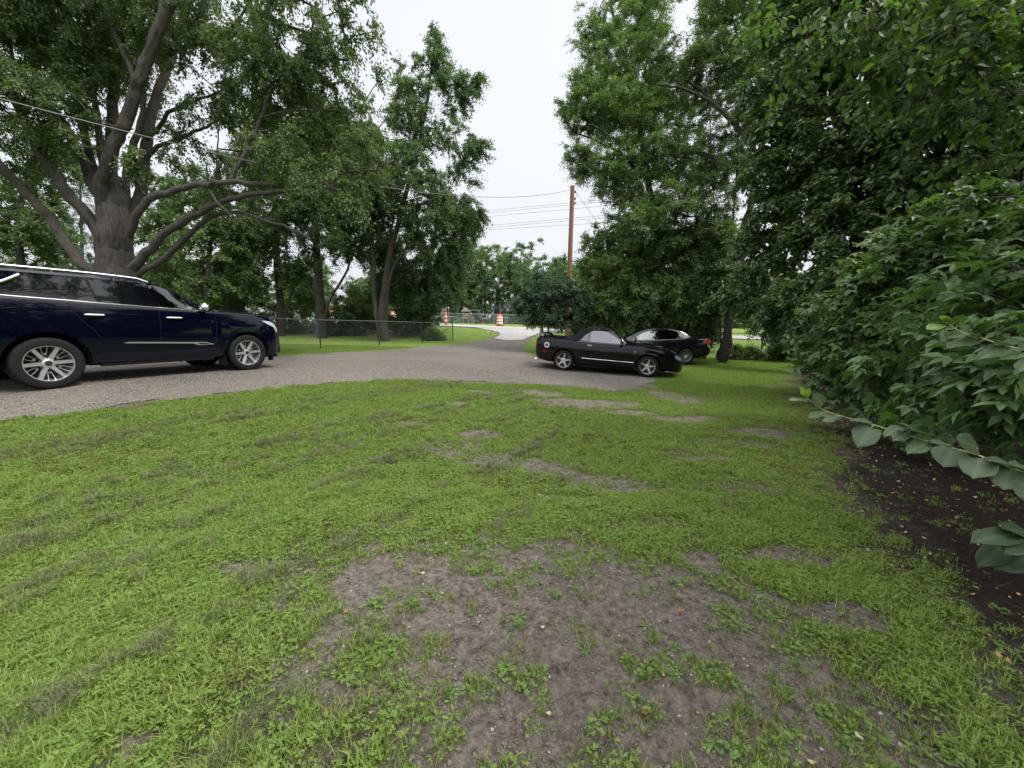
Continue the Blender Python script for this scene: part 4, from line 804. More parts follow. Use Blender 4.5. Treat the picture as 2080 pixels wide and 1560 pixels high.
# dark leafy mass and the near box elder
sidetree('plum_tree', 'dark dense broadleaf tree forming the wall of foliage on the right', 'tree', 1720, 9.5, [([(1720,640,9.5),(1700,500,9.5),(1660,350,9.3),(1640,200,9),(1640,60,9)], .16, .06), ([(1700,520,9.5),(1620,470,9.6),(1540,440,9.8)], .05, .02), ([(1700,500,9.5),(1800,350,8.5),(1850,200,8)], .12, .05), ([(1660,350,9.3),(1580,300,9.3),(1520,320,9.4)], .05, .02)],
  [(1560,520,10,.85),(1500,590,10.5,.55),(1455,610,10.8,.25),(1540,620,10,.6),(1610,620,9.2,.9),(1600,430,9.4,.95),(1570,350,9.4,.8),(1590,260,9.3,.9),(1640,180,9,1.1),(1690,80,8.8,1.3),(1620,60,9.2,.9),(1700,320,8.5,1.2),(1700,480,8.3,1.1),(1680,600,8.2,1.0),(1650,690,8.4,.6),
   (1780,420,8,1.2),(1800,250,8,1.4),(1850,80,7.6,1.4),(1900,400,7.5,1.4),(1780,560,7.5,1.0),(1760,660,7.2,.8),(1950,250,7,1.5),(2050,100,7,1.5),(2080,330,6.8,1.5),(1540,190,9.6,.5),(1530,460,10,.5),(1700,-60,9,1.6),(1870,-60,8,1.8),(2050,-80,7,1.8)],
  1700, 95, .105, F_VINE, B_DARK, 131, spray_len=.55, shape='oval', droop=.35, gap=.10, flat=.8, horiz=.1, twig_r=.005)
sidetree('thicket_tree', 'black shaded thicket standing behind the near box elder leaves', 'tree', 2010, 7.2, [([(2010,640,7.2),(2000,450,7.2),(2050,250,7)], .12, .05), ([(1930,640,8),(1900,480,8)], .06, .03)],
  [(1850,640,7.5,1.1),(1950,560,7.2,1.3),(2080,500,7,1.4),(2150,350,6.8,1.6),(1950,700,7.2,1.0),(2080,680,6.5,1.2),(2220,600,6,1.3),(2250,300,6,1.8),(2300,700,5.5,1.2),(1800,700,7.8,.7),(1880,760,7.0,.7),(2020,800,6,.8),(2200,850,5.2,.9)],
  750, 80, .11, F_VINE, B_DARK, 132, spray_len=.6, shape='kite', droop=.4, flat=.8)
def near_base(x, y): return (x, y, tz1(x, y))
nb_ = near_base(6.2, 3.9)
BL = [([np.array(nb_), np.array(nb_)+[-.1, .1, 1.4], P(2080, 420, 4.9), P(2150, 250, 4.8)], .07, .03),
 limb([(2140,700,4.6),(2000,600,4.8),(1880,560,5),(1760,585,5.3)], .022, .008), limb([(2140,800,4.2),(2000,740,4.4),(1880,700,4.6),(1760,740,4.9),(1690,770,5.1)], .02, .006),
 limb([(2140,640,3.9),(2050,620,3.8),(1960,660,3.9)], .014, .006), limb([(2150,780,3.6),(2050,770,3.5),(1930,790,3.8),(1850,815,4.0)], .014, .005), limb([(2150,520,4.6),(2050,480,4.6),(1950,470,4.8)], .018, .007),
 limb([(2160,420,4.2),(2050,400,4.4),(1960,400,4.8)], .016, .006)]
BLB = lob([(1760,610,5.4,.55),(1700,650,5.6,.4),(1720,700,5.4,.5),(1690,760,5.3,.32),(1665,725,5.6,.25),(1830,560,5,.55),(1920,510,4.8,.55),(1840,660,4.8,.5),(1780,750,4.9,.42),(1800,800,4.8,.26),(1920,640,4.3,.5),(2030,590,4,.5),(1950,730,4.1,.4),
 (2050,700,3.7,.4),(1900,780,4.1,.25),(2000,770,3.7,.28),(2090,790,3.4,.3),(2110,640,3.5,.5),(1990,440,4.9,.6),(2090,450,4.4,.6),(1870,480,5.2,.4),(2150,720,3.4,.5),(1860,820,4.2,.16),(1730,790,5.1,.18)])
tree('box_elder', 'near box elder with sprays of pointed three part leaves at the right edge', 'tree', nb_, BL, BLB, 330, 34, .115, F_BOX, B_GREY, 141, spray_len=.45, shape='maple', droop=.35, flat=1.1, horiz=.2, twig_r=.003, twigs_vis=True, step=.3, spread=.45)
nb3 = near_base(3.6, 1.1)
BL3 = [([np.array(nb3), np.array(nb3)+[.0, .1, .7], P(2200, 640, 2.2)], .03, .015), limb([(2260,800,1.9),(2120,770,1.95),(2000,770,2.1),(1900,800,2.35)], .010, .003), limb([(2260,660,2.0),(2120,640,2.1),(1980,680,2.3),(1860,730,2.7)], .010, .003), limb([(2260,560,2.3),(2120,540,2.4),(2020,560,2.6)], .010, .004)]
tree('box_elder', 'nearest box elder sprays, largest pointed leaves above the round leaved shoot', 'tree', nb3, BL3, lob([(2060,745,1.95,.20),(1990,770,2.05,.16),(1940,790,2.2,.12),(1880,800,2.4,.10),(2100,690,2.0,.22),(1990,690,2.3,.2),(1900,720,2.6,.2),(1830,745,2.8,.16),(2090,600,2.2,.25),(2000,600,2.5,.22),(2140,800,1.8,.2),(2060,820,1.9,.10),(1790,780,3.0,.10)]),
  120, 16, .105, F_BOX, B_GREY, 144, spray_len=.30, shape='maple', droop=.45, flat=1.1, horiz=.2, twig_r=.002, twigs_vis=True, step=.15, spread=.4, tint=(0, .75))
# high sprays of big pale leaves hanging in from the top right
nb2 = near_base(6.8, 1.0)
BL2 = [([np.array(nb2), np.array(nb2)+[0, 0, 2.5], np.array([6.0, 1.9, 4.6]), np.array([5.0, 2.8, 5.6])], .09, .04), limb([(2100,-60,4.2),(1980,20,4.1),(1880,90,4),(1780,140,4.1)], .018, .005), limb([(2100,150,4.0),(1980,180,4),(1900,260,4.1),(1850,300,4.2)], .014, .004), limb([(2100,-60,4.2),(1900,-30,4.3),(1740,20,4.5),(1600,60,5)], .014, .004)]
tree('overhanging_tree', 'high branches with big pale yellow green leaves hanging in at the top right', 'tree', nb2, BL2, lob([(1790,60,4.3,.38),(1850,130,4.1,.40),(1790,150,4.2,.2),(1930,40,4,.42),(1860,280,4.1,.22),(2000,110,3.9,.42),(1990,230,4.0,.32),(1840,330,4.3,.12),(1700,20,4.6,.35),(1620,110,5,.3),(1580,180,5.4,.3),(2080,40,3.8,.5),(2080,250,3.9,.4),(1940,350,4.2,.2),(1560,60,5.4,.3),(2250,0,3.6,.6),(1960,-60,4,.6)])+[(np.array(q), (.9, .9, .5), 1.1) for q in ((4.1,.3,4.4),(3.9,1.3,4.6),(3.7,-.5,4.2),(4.6,1.6,5.0),(4.9,2.8,5.4),(4.8,.6,4.4),(3.3,.6,4.6),(4.4,3.4,6.0))],  # last lobes: unseen crown above the frame, added to shade the ground
  560, 30, .10, F_OVER, B_GREY, 142, spray_len=.5, shape='oval', droop=.5, flat=1.0, horiz=.1, twig_r=.003, twigs_vis=True, step=.3, tint=(0, .85))
# trees beyond the right edge: they shade the bare soil and mirror in the car
for i, (x, y, r, h, lab) in enumerate([(7.0, 1.6, 2.3, 6.0, 'shrub mass at the right border mirrored in the dark car windows'), (9.5, -3.5, 3.2, 11, 'tall tree outside the right edge mirrored in the dark car windows'), (15, 2.5, 4.5, 15, 'tallest tree behind the right thicket')]):
    c = np.array(near_base(x, y))
    tree('border_tree', lab, 'tree', c, [([c, c+[0, 0, h*.4], c+[0, .2, h*.8]], .12, .04)], [(c+[0, 0, h*f], (r*q, r*q, r*q*.9), q) for f, q in ((.12,.8),(.25,1),(.4,1),(.55,1),(.7,.9),(.88,.6))], 420, 60, .18, F_VINE, B_DARK, 150+i, spray_len=.8)
# undergrowth behind the parked cars
for i, (u, v, D, r, lab) in enumerate([(1190,668,20.5,.7,'bush on the fence behind the convertible soft top'),(1240,668,22,.9,'bush behind the convertible windscreen'),(1300,672,22,.9,'bush behind the front of the sedan'),(1360,670,22,.9,'bush behind the sedan roof'),(1425,672,21,.8,'bush behind the sedan boot'),(1590,672,19.5,.7,'bush above the right fence rail')]):
    b_ = base_at(u, D)
    tree('bush', lab, 'bush', b_, [([np.array(b_), P(u, v+15, D), P(u+6, v-12, D)], .03, .012)], lob([(u, v, D, r, 1.0), (u+14, v+10, D, r*.8), (u-14, v+10, D, r*.8)]), int(110*r), 80, .11, F_DARK, B_DARK, 170+i, spray_len=.5, group='bushes on the fence behind the cars')
# ================================================================== CARS
def pchip(xs, ys):
    xs = np.array(xs, float); ys = np.array(ys, float); h = np.diff(xs); dl = np.diff(ys)/h; m_ = np.zeros(len(xs))
    m_[0], m_[-1] = dl[0], dl[-1]
    for i in range(1, len(xs)-1):
        if dl[i-1]*dl[i] > 0:
            w1 = 2*h[i]+h[i-1]; w2 = h[i]+2*h[i-1]; m_[i] = (w1+w2)/(w1/dl[i-1]+w2/dl[i])
    def f(x):
        x = np.clip(np.asarray(x, float), xs[0], xs[-1]); i = np.clip(np.searchsorted(xs, x)-1, 0, len(xs)-2); t = (x-xs[i])/h[i]
        return ys[i]*(2*t**3-3*t*t+1)+m_[i]*h[i]*(t**3-2*t*t+t)+ys[i+1]*(-2*t**3+3*t*t)+m_[i+1]*h[i]*(t**3-t*t)
    return f
def curve(pts): return pchip([p[0] for p in pts], [p[1] for p in pts])
def car_loft(c, ns=120):
    """closed body from the width and height curves; x forward, side at +-y"""
    x0, x1 = c['span']; t = np.linspace(0, 1, ns); xs = x0+(x1-x0)*(.5-.5*np.cos(np.pi*t))*.35+(x1-x0)*t*.65
    rows = []
    for x in xs:
        W = float(c['w'](x)); zb = float(c['zb'](x)); zs = float(c['zs'](x)); zt = float(c['zt'](x)); wr = float(c['wr'](x)); tum = float(c['tum'](x))
        zm = zb+(zs-zb)*.50
        pr = [(0, zb), (W*.45, zb), (W*.86, zb+.005), (W*.95, zb+.05), (W*.975, zb+(zs-zb)*.14), (W*.985, zb+(zs-zb)*.28), (W*.995, zm-.04), (W, zb+(zs-zb)*.66), (W*.995, zb+(zs-zb)*.80),
              (W*c.get('sh', .982), zs-.05), (W*c.get('sh', .982)-.018, zs-.012), (W*.955-.02, zs+.004)]
        # greenhouse or bonnet: from the shoulder to the roof
        wb = W*.955-.035
        h = zt-zs
        top = []
        for q in (.06, .35, .65, .86): top.append((wb+(wr-wb)*q*tum+(1-tum)*(-wb*q*.45), zs+.004+h*q))
        e_ = top[-1]
        top += [(max(.02, e_[0]*.955), zs+h*.955), (e_[0]*.86, zs+h*.985), (e_[0]*.5, zs+h*.999+.004), (0, zt+.006)]
        rows.append(pr+top)
    A = np.array(rows); n_ = A.shape[1]
    full = []
    for i, x in enumerate(xs):
        ring = [(x, -y, z) for y, z in A[i]]+[(x, y, z) for y, z in A[i][-2:0:-1]]
        full.append(ring)
    Fv = np.array(full); m_ = Fv.shape[1]; V = Fv.reshape(-1, 3); F = []
    for i in range(ns-1):
        for k in range(m_): F.append((i*m_+k, (i+1)*m_+k, (i+1)*m_+(k+1) % m_, i*m_+(k+1) % m_))
    # close the ends with shrunken rings
    V = list(map(tuple, V))
    def endcap(i, sgn):
        base_ = i*m_; cen = np.mean(Fv[i], 0); prev = [base_+k for k in range(m_)]
        for s_, dx in ((.8, .012), (.4, .02)):
            st_ = len(V)
            for k in range(m_): p = cen+(Fv[i][k]-cen)*s_; V.append((p[0]+sgn*dx, p[1], p[2]))
            cur = [st_+k for k in range(m_)]
            for k in range(m_):
                q = (prev[k], prev[(k+1) % m_], cur[(k+1) % m_], cur[k]); F.append(q if sgn < 0 else q[::-1])
            prev = cur
        F.append(tuple(prev) if sgn < 0 else tuple(prev[::-1]))
    endcap(0, -1); endcap(ns-1, 1)
    me = bpy.data.meshes.new('body'); me.from_pydata(V, [], F); me.update()
    bm = bmesh.new(); bm.from_mesh(me); bmesh.ops.recalc_face_normals(bm, faces=bm.faces); bm.to_mesh(me); bm.free()
    return me
def cut(me, cutters, mats):
    """boolean difference with closed cutters (their faces take the second material)"""
    o = bpy.data.objects.new('tmp', me); COL.objects.link(o)
    for m_ in mats: me.materials.append(m_)
    tmp = []
    for cm_ in cutters:
        ix = 1
        if isinstance(cm_, tuple): cm_, ix = cm_
        for m_ in mats: cm_.materials.append(m_)
        cm_.polygons.foreach_set('material_index', np.full(len(cm_.polygons), ix))
        c = bpy.data.objects.new('cut', cm_); COL.objects.link(c); tmp.append(c)
        md = o.modifiers.new('b', 'BOOLEAN'); md.operation = 'DIFFERENCE'; md.object = c; md.solver = 'EXACT'
    dg = bpy.context.evaluated_depsgraph_get(); dg.update()
    r = bpy.data.meshes.new_from_object(o.evaluated_get(dg))
    for c in tmp+[o]: bpy.data.objects.remove(c)
    r.polygons.foreach_set('use_smooth', np.ones(len(r.polygons), bool))
    try: r.set_sharp_from_angle(angle=R(32))
    except Exception: pass
    return r
def cyl_cut(x, z, rad, y0, y1, seg=40, flat=None):
    mb = MB(); poly = []
    for k in range(seg):
        q = 2*math.pi*k/seg; poly.append((x+rad*math.cos(q), z+rad*math.sin(q)))
    mb.prism(poly, y0, y1, Matrix(((1,0,0,0),(0,0,1,0),(0,1,0,0),(0,0,0,1)))); me = mb.mesh('c')
    bm = bmesh.new(); bm.from_mesh(me); bmesh.ops.recalc_face_normals(bm, faces=bm.faces); bm.to_mesh(me); bm.free(); return me
def poly_cut(poly, y0, y1):
    mb = MB(); mb.prism(poly, y0, y1, Matrix(((1,0,0,0),(0,0,1,0),(0,1,0,0),(0,0,0,1)))); me = mb.mesh('c')
    bm = bmesh.new(); bm.from_mesh(me); bmesh.ops.recalc_face_normals(bm, faces=bm.faces); bm.to_mesh(me); bm.free(); return me
def top_cut(poly, z0, z1):
    mb = MB(); mb.prism(poly, z0, z1); me = mb.mesh('c'); bm = bmesh.new(); bm.from_mesh(me); bmesh.ops.recalc_face_normals(bm, faces=bm.faces); bm.to_mesh(me); bm.free(); return me
class Skin:
    """the uncut body, to lay panels, glass and trim on"""
    def __init__(s, me):
        bm = bmesh.new(); bm.from_mesh(me); s.t = BVHTree.FromBMesh(bm); bm.free()
    def side(s, x, z, sg=-1):
        h = s.t.ray_cast(Vector((x, sg*4, z)), Vector((0, -sg, 0)))
        return (h[0], h[1]) if h[0] else (Vector((x, sg*.5, z)), Vector((0, sg, 0)))
    def top(s, x, y):
        h = s.t.ray_cast(Vector((x, y, 4)), Vector((0, 0, -1)))
        return (h[0], h[1]) if h[0] else (Vector((x, y, 1)), Vector((0, 0, 1)))
    def front(s, y, z, sg=1):
        h = s.t.ray_cast(Vector((sg*9, y, z)), Vector((-sg, 0, 0)))
        return (h[0], h[1]) if h[0] else (Vector((sg*3, y, z)), Vector((sg, 0, 0)))
    def patch(s, poly, mode, off=.004, thick=.006, step=.07, sg=-1, inward=False):
        """a thin plate cut to an outline and laid on the body; mode side/top/front"""
        f = {'side': lambda a, b_: s.side(a, b_, sg), 'top': s.top, 'front': lambda a, b_: s.front(a, b_, sg)}[mode]
        ring = []
        n_ = len(poly)
        for i in range(n_):
            a = np.array(poly[i], float); b_ = np.array(poly[(i+1) % n_], float); k = max(1, int(np.linalg.norm(b_-a)/step))
            for j in range(k): ring.append(Vector(a+(b_-a)*j/k))
        nb = len(ring); X, Y = np.meshgrid(np.arange(min(p.x for p in ring), max(p.x for p in ring), step), np.arange(min(p.y for p in ring), max(p.y for p in ring), step))
        k = poly_sd(X, Y, [tuple(p) for p in ring]) < -step*.4
        pts = ring+[Vector((x, y)) for x, y in zip(X[k], Y[k])]
        v2, e2, f2, *_ = delaunay_2d_cdt(pts, [(i, (i+1) % nb) for i in range(nb)], [list(range(nb))], 1, 1e-6)
        pos = []; 
        for p in v2:
            q, nn = f(p.x, p.y); pos.append((q, nn))
        V = [q+nn*off for q, nn in pos]+[q-nn*(thick) for q, nn in pos]; n2 = len(v2)
        F = [tuple(ff) for ff in f2]+[tuple(i+n2 for i in reversed(ff)) for ff in f2]
        eb = {}
        for ff in f2:
            for i in range(len(ff)):
                e_ = (ff[i], ff[(i+1) % len(ff)]); eb[e_] = 1
        for (a, b_) in list(eb):
            if (b_, a) not in eb: F.append((b_, a, a+n2, b_+n2))
        me = bpy.data.meshes.new('p'); me.from_pydata([tuple(v_) for v_ in V], [], F); me.update()
        bm = bmesh.new(); bm.from_mesh(me); bmesh.ops.recalc_face_normals(bm, faces=bm.faces); bm.to_mesh(me); bm.free()
        me.polygons.foreach_set('use_smooth', np.ones(len(me.polygons), bool))
        try: me.set_sharp_from_angle(angle=R(30))
        except Exception: pass
        return me
    def strip(s, pts, wd, off=.006, mode='side', sg=-1, n_=6, seg=6, flatness=.5):
        """a rod following the body along points"""
        c = catmull([np.array((p[0], p[1], 0)) for p in pts], n_); P3 = []
        for p in c:
            q, nn = (s.side(p[0], p[1], sg) if mode == 'side' else s.top(p[0], p[1]) if mode == 'top' else s.front(p[0], p[1], sg)); P3.append(q+nn*off)
        mb = MB(); mb.tube(P3, wd/2, seg); return mb
def merge(mes, name, mat, parent):
    bm = bmesh.new()
    for m_ in mes: bm.from_mesh(m_)
    me = bpy.data.meshes.new(name); bm.to_mesh(me); bm.free()
    o = link(name, me, mat, parent); me.polygons.foreach_set('use_smooth', np.ones(len(me.polygons), bool))
    try: me.set_sharp_from_angle(angle=R(32))
    except Exception: pass
    return o
def cluster(mbs, name, mat, parent):
    return merge([m_.mesh(name) for m_ in mbs], name, mat, parent)

def paint(name, col, rough=.18, spec=.5, flake=0):
    m_, n_, b_ = new_mat(name); b_.inputs['Base Color'].default_value = (*col, 1); b_.inputs['Roughness'].default_value = .35
    b_.inputs['Coat Weight'].default_value = 1; b_.inputs['Coat Roughness'].default_value = .025; b_.inputs['Coat IOR'].default_value = 1.48; b_.inputs['Specular IOR Level'].default_value = .0
    t = n_.nodes.new('ShaderNodeTexNoise'); t.inputs['Scale'].default_value = 2.2; t.inputs['Detail'].default_value = 2; tcn = n_.nodes.new('ShaderNodeTexCoord')
    bp_ = n_.nodes.new('ShaderNodeBump'); bp_.inputs['Strength'].default_value = .03; bp_.inputs['Distance'].default_value = .02
    n_.links.new(tcn.outputs['Object'], t.inputs['Vector']); n_.links.new(t.outputs['Fac'], bp_.inputs['Height']); n_.links.new(bp_.outputs[0], b_.inputs['Coat Normal'])
    return m_
P_NAVY = paint('navy paint', (.0012, .0017, .0085)); P_BLACK = paint('black paint', (.003, .003, .0045)); P_BLACK2 = paint('black paint of the sedan', (.006, .006, .008))
M_WELL = simple('wheel well liner', (.006, .006, .006), .9); M_TRIMB = simple('black plastic trim', (.008, .008, .009), .35, spec=.25); M_RUB = simple('tyre rubber', (.012, .012, .0125), .75, spec=.2, bump=.2, bscale=90)
M_CHROME = simple('chrome', (.80, .80, .82), .12, 1); M_ALLOY = simple('polished alloy', (.74, .74, .76), .30, .85); M_DALLOY = simple('dark alloy', (.06, .06, .065), .3, .6); M_SATIN = simple('satin silver trim', (.60, .61, .64), .3, .8)
M_GLASS = simple('dark tinted glass', (.004, .005, .006), .03, ior=1.8, spec=.5); M_GLASS2 = simple('dull dark glass', (.004, .005, .006), .15, ior=1.3, spec=.3); M_SEAM = simple('panel gap', (.001, .001, .001), .9); M_TOP = simple('soft top cloth', (.012, .012, .014), .9, spec=.08, bump=.3, bscale=200)
M_TAILR = simple('red tail lens', (.50, .008, .012), .12, coat=1); M_DLENS = simple('smoked lamp lens', (.03,.03,.035), .08, coat=1); M_LENS = simple('clear lamp lens', (.55, .57, .60), .08, spec=1, coat=1); M_WHITE = simple('white enamel', (.75, .75, .75), .3); M_SEAT = simple('cabin lining', (.05, .048, .045), .8); M_AMBER = simple('red side marker', (.25, .01, .008), .2)
def glass_see(name, tint, ior=1.45):
    m_ = bpy.data.materials.new(name); m_.use_nodes = True; n_ = m_.node_tree; n_.nodes.remove(n_.nodes['Principled BSDF'])
    t = n_.nodes.new('ShaderNodeBsdfTransparent'); t.inputs[0].default_value = (*tint, 1); g_ = n_.nodes.new('ShaderNodeBsdfGlossy'); g_.inputs['Roughness'].default_value = .02
    f = n_.nodes.new('ShaderNodeFresnel'); f.inputs[0].default_value = ior; mxs = n_.nodes.new('ShaderNodeMixShader')
    n_.links.new(f.outputs[0], mxs.inputs[0]); n_.links.new(t.outputs[0], mxs.inputs[1]); n_.links.new(g_.outputs[0], mxs.inputs[2]); n_.links.new(mxs.outputs[0], n_.nodes['Material Output'].inputs['Surface'])
    return m_
M_CABIN = simple('light cabin lining', (.20, .19, .175), .8); M_SEE = glass_see('clear window glass', (.75, .82, .79), 1.9); M_SEE2 = glass_see('reflecting window glass', (.60, .68, .65), 2.5); M_MIRR = simple('bright reflecting window glass', (.03, .038, .05), .04, ior=1.85, spec=.6)

def wheel(parent, x, y, z, rad, rim_r, wd, style, name='wheel', sg=-1, detail=True, steer=0):
    """rim as the part; tyre, brake disc and hub cap as its pieces; faces outward (sg)"""
    M = Matrix.Translation((x, y, z)) @ Matrix.Rotation(steer, 4, 'Z') @ Matrix.Rotation(R(90)*(1 if sg < 0 else -1), 4, 'X')   # local +Z points outward
    hw = wd/2; mb = MB()
    mb.lathe([(rim_r*1.0, hw*.78), (rim_r*1.0, hw*.86), (rim_r*.955, hw*.84), (rim_r*.93, hw*.5), (rim_r*.90, -hw*.8), (rim_r*.93, -hw*.85)], 48, M)
    fz = hw*.52
    def spoke(a, r0, r1, w0, w1, z0, z1, th=.03):
        c, s = math.cos(a), math.sin(a); T = M @ Matrix.Rotation(a, 4, 'Z')
        V = [(r0, -w0/2, z0-th), (r1, -w1/2, z1-th), (r1, w1/2, z1-th), (r0, w0/2, z0-th), (r0, -w0*.40, z0), (r1, -w1*.40, z1), (r1, w1*.40, z1), (r0, w0*.40, z0)]
        mb.add([T @ Vector(v_) for v_ in V], [(0,3,2,1),(4,5,6,7),(0,1,5,4),(1,2,6,5),(2,3,7,6),(3,0,4,7)])
    if style == 'six':
        for k in range(6):
            a = math.pi/3*k+R(4)
            spoke(a, .04, rim_r*.95, rim_r*.22, rim_r*.20, fz, hw*.80, .035)
            for d_ in (-1, 1): spoke(a+d_*R(22), rim_r*.45, rim_r*.93, rim_r*.022, rim_r*.032, fz*.2, hw*.40, .02)
            mb.box(M @ Vector((rim_r*.52*math.cos(a+R(30)), rim_r*.52*math.sin(a+R(30)), fz*.35)), (.03, .03, .02), M.to_3x3())
        mb.lathe([(.001, fz+.012), (.05, fz+.012), (.085, fz), (.10, fz-.03)], 24, M)
    elif style == 'five':
        for k in range(5):
            a = math.pi*2/5*k+R(80); spoke(a, .02, rim_r*.94, rim_r*.33, rim_r*.16, fz+.01, hw*.72, .03)
        mb.lathe([(.001, fz+.03), (.03, fz+.03), (.045, fz+.012), (.08, fz)], 20, M)
    else:
        for k in range(10):
            a = math.pi*2/10*k; spoke(a, .03, rim_r*.94, rim_r*.10, rim_r*.075, fz, hw*.7, .02)
        mb.lathe([(.001, fz+.01), (.04, fz+.01), (.06, fz-.01)], 16, M)
    rim = mb.build(name, M_ALLOY, parent)
    t = MB(); t.lathe([(rim_r*.97, hw*.80), (rim_r*1.04, hw*.98), (rad*.86, hw*1.02), (rad*.95, hw*.96), (rad*.985, hw*.86), (rad, hw*.7), (rad, -hw*.7), (rad*.985, -hw*.86), (rad*.93, -hw), (rim_r*1.04, -hw*.98), (rim_r*.95, -hw*.8)], 56, M)
    for k in range(3): t.lathe([(rad*1.004, -hw*.45+k*hw*.45-.012), (rad*1.004, -hw*.45+k*hw*.45+.012)], 56, M)
    t.build('tyre', M_RUB, rim, True)
    d = MB(); d.lathe([(.001, 0), (rim_r*.62, 0), (rim_r*.62, -.03), (.001, -.03)], 28, M); d.lathe([(.001, -hw*.7), (rim_r*.93, -hw*.72)], 28, M)
    d.build('brake_disc', M_DALLOY, rim)
    if style == 'six':
        h_ = MB(); h_.lathe([(.001, fz+.022), (.035, fz+.020), (.042, fz+.012)], 20, M)
        for k in range(6):
            a = math.pi/3*k+R(34); h_.lathe([(.001, 0), (.011, 0), (.011, -.03)], 8, M @ Matrix.Translation((.085*math.cos(a), .085*math.sin(a), fz+.01)))
        h_.build('hub_cap', M_DALLOY, rim)
    return rim
def arch_pts(x, z, r, a0, a1, n_=14, sx=1.0): return [(x+sx*r*math.cos(R(a0+(a1-a0)*i/(n_-1))), z+r*math.sin(R(a0+(a1-a0)*i/(n_-1)))) for i in range(n_)]
def ring_poly(x, z, r0, r1, a0, a1, n_=14, z_r=1.0): return arch_pts(x, z, r1, a0, a1, n_)+arch_pts(x, z, r0, a1, a0, n_)
def seat_back(parent, x, y, z, s=1):
    mb = MB(); mb.box((x, y, z), (.12*s, .44*s, .60*s), Matrix.Rotation(R(-10), 3, 'Y'), .85); mb.box((x-.05*s, y, z+.38*s), (.09*s, .26*s, .16*s), None, .85)
    return mb.build('seat', M_SEAT, parent, True)

def place_car(name, label, cat, pr, pf, Dr, Df, wb, half, side='right'):
    """Empty on the ground under the rear axle; the near side wheels stand on the measured points"""
    A = P(*pr, Dr); B = P(*pf, Df); d = B-A; L_ = np.hypot(d[0], d[1]); h = d[:2]/L_
    nin = np.array([-h[1], h[0]]) if side == 'right' else np.array([h[1], -h[0]])     # inward from the near side
    o = A[:2]+nin*half
    e_ = empty(name, (o[0], o[1], A[2]), math.atan2(h[1], h[0]), label, cat)
    pitch = -math.atan2(d[2], L_)
    far = tz1(*(A[:2]+nin*2*half)); roll = math.atan2(far-A[2], 2*half)*(1 if side == 'left' else 1)
    e_.rotation_euler = (0, pitch, math.atan2(h[1], h[0]))
    return e_, L_

# ------------------------------------------------------------------ the navy sport utility car
suv, WB = place_car('sport_utility_car', 'long dark navy family SUV with chrome rails and wheels parked on the gravel at left', 'car', (107,790), (505,752), 6.2, 9.0, 3.09, .93)
S = dict(span=(-1.17, 3.97),
 w=curve([(-1.17,.80),(-1.10,.90),(-.95,.96),(-.5,.985),(1,.99),(2.8,.99),(3.3,.99),(3.6,.975),(3.80,.93),(3.92,.84),(3.97,.74)]),
 zb=curve([(-1.17,.62),(-1.0,.46),(-.7,.36),(0,.33),(2.8,.31),(3.3,.30),(3.7,.27),(3.97,.34)]),
 zs=curve([(-1.17,1.38),(-.9,1.44),(-.3,1.445),(.7,1.39),(2.2,1.325),(2.55,1.315),(3.1,1.295),(3.5,1.265),(3.75,1.21),(3.9,1.12),(3.97,.97)]),
 zt=curve([(-1.17,1.42),(-1.12,1.60),(-1.05,1.78),(-.95,1.83),(-.4,1.875),(.5,1.88),(1.2,1.865),(1.55,1.83),(1.85,1.72),(2.25,1.50),(2.5,1.385),(2.62,1.375),(3.1,1.37),(3.5,1.34),(3.75,1.275),(3.9,1.155),(3.97,.99)]),
 wr=curve([(-1.17,.74),(-.9,.84),(0,.855),(1.3,.85),(1.7,.82),(2.4,.72),(4,.66)]),
 tum=curve([(-1.17,1),(2.2,1),(2.45,.8),(2.62,.1),(4,0)]))
me0 = car_loft(S); sk = Skin(me0)
FW = [(1.42,1.765),(1.50,1.785),(1.66,1.755),(1.84,1.67),(2.02,1.555),(2.16,1.445),(2.17,1.36),(1.56,1.375)]
body = cut(me0, [cyl_cut(0, .415, .515, -1.3, -.60), cyl_cut(0, .415, .515, .60, 1.3), cyl_cut(WB, .41, .50, -1.3, -.58), cyl_cut(WB, .41, .50, .58, 1.3), poly_cut(FW, -1.3, 1.3), (poly_cut([(-.7,.85),(2.3,.85),(2.28,1.33),(1.98,1.56),(1.55,1.775),(-.7,1.80)], -.72, .72), 2), top_cut([(1.76,-.58),(1.76,.58),(2.36,.66),(2.36,-.66)], 1.25, 2.3)], [P_NAVY, M_WELL, M_CABIN])
link('body', body, None, suv)
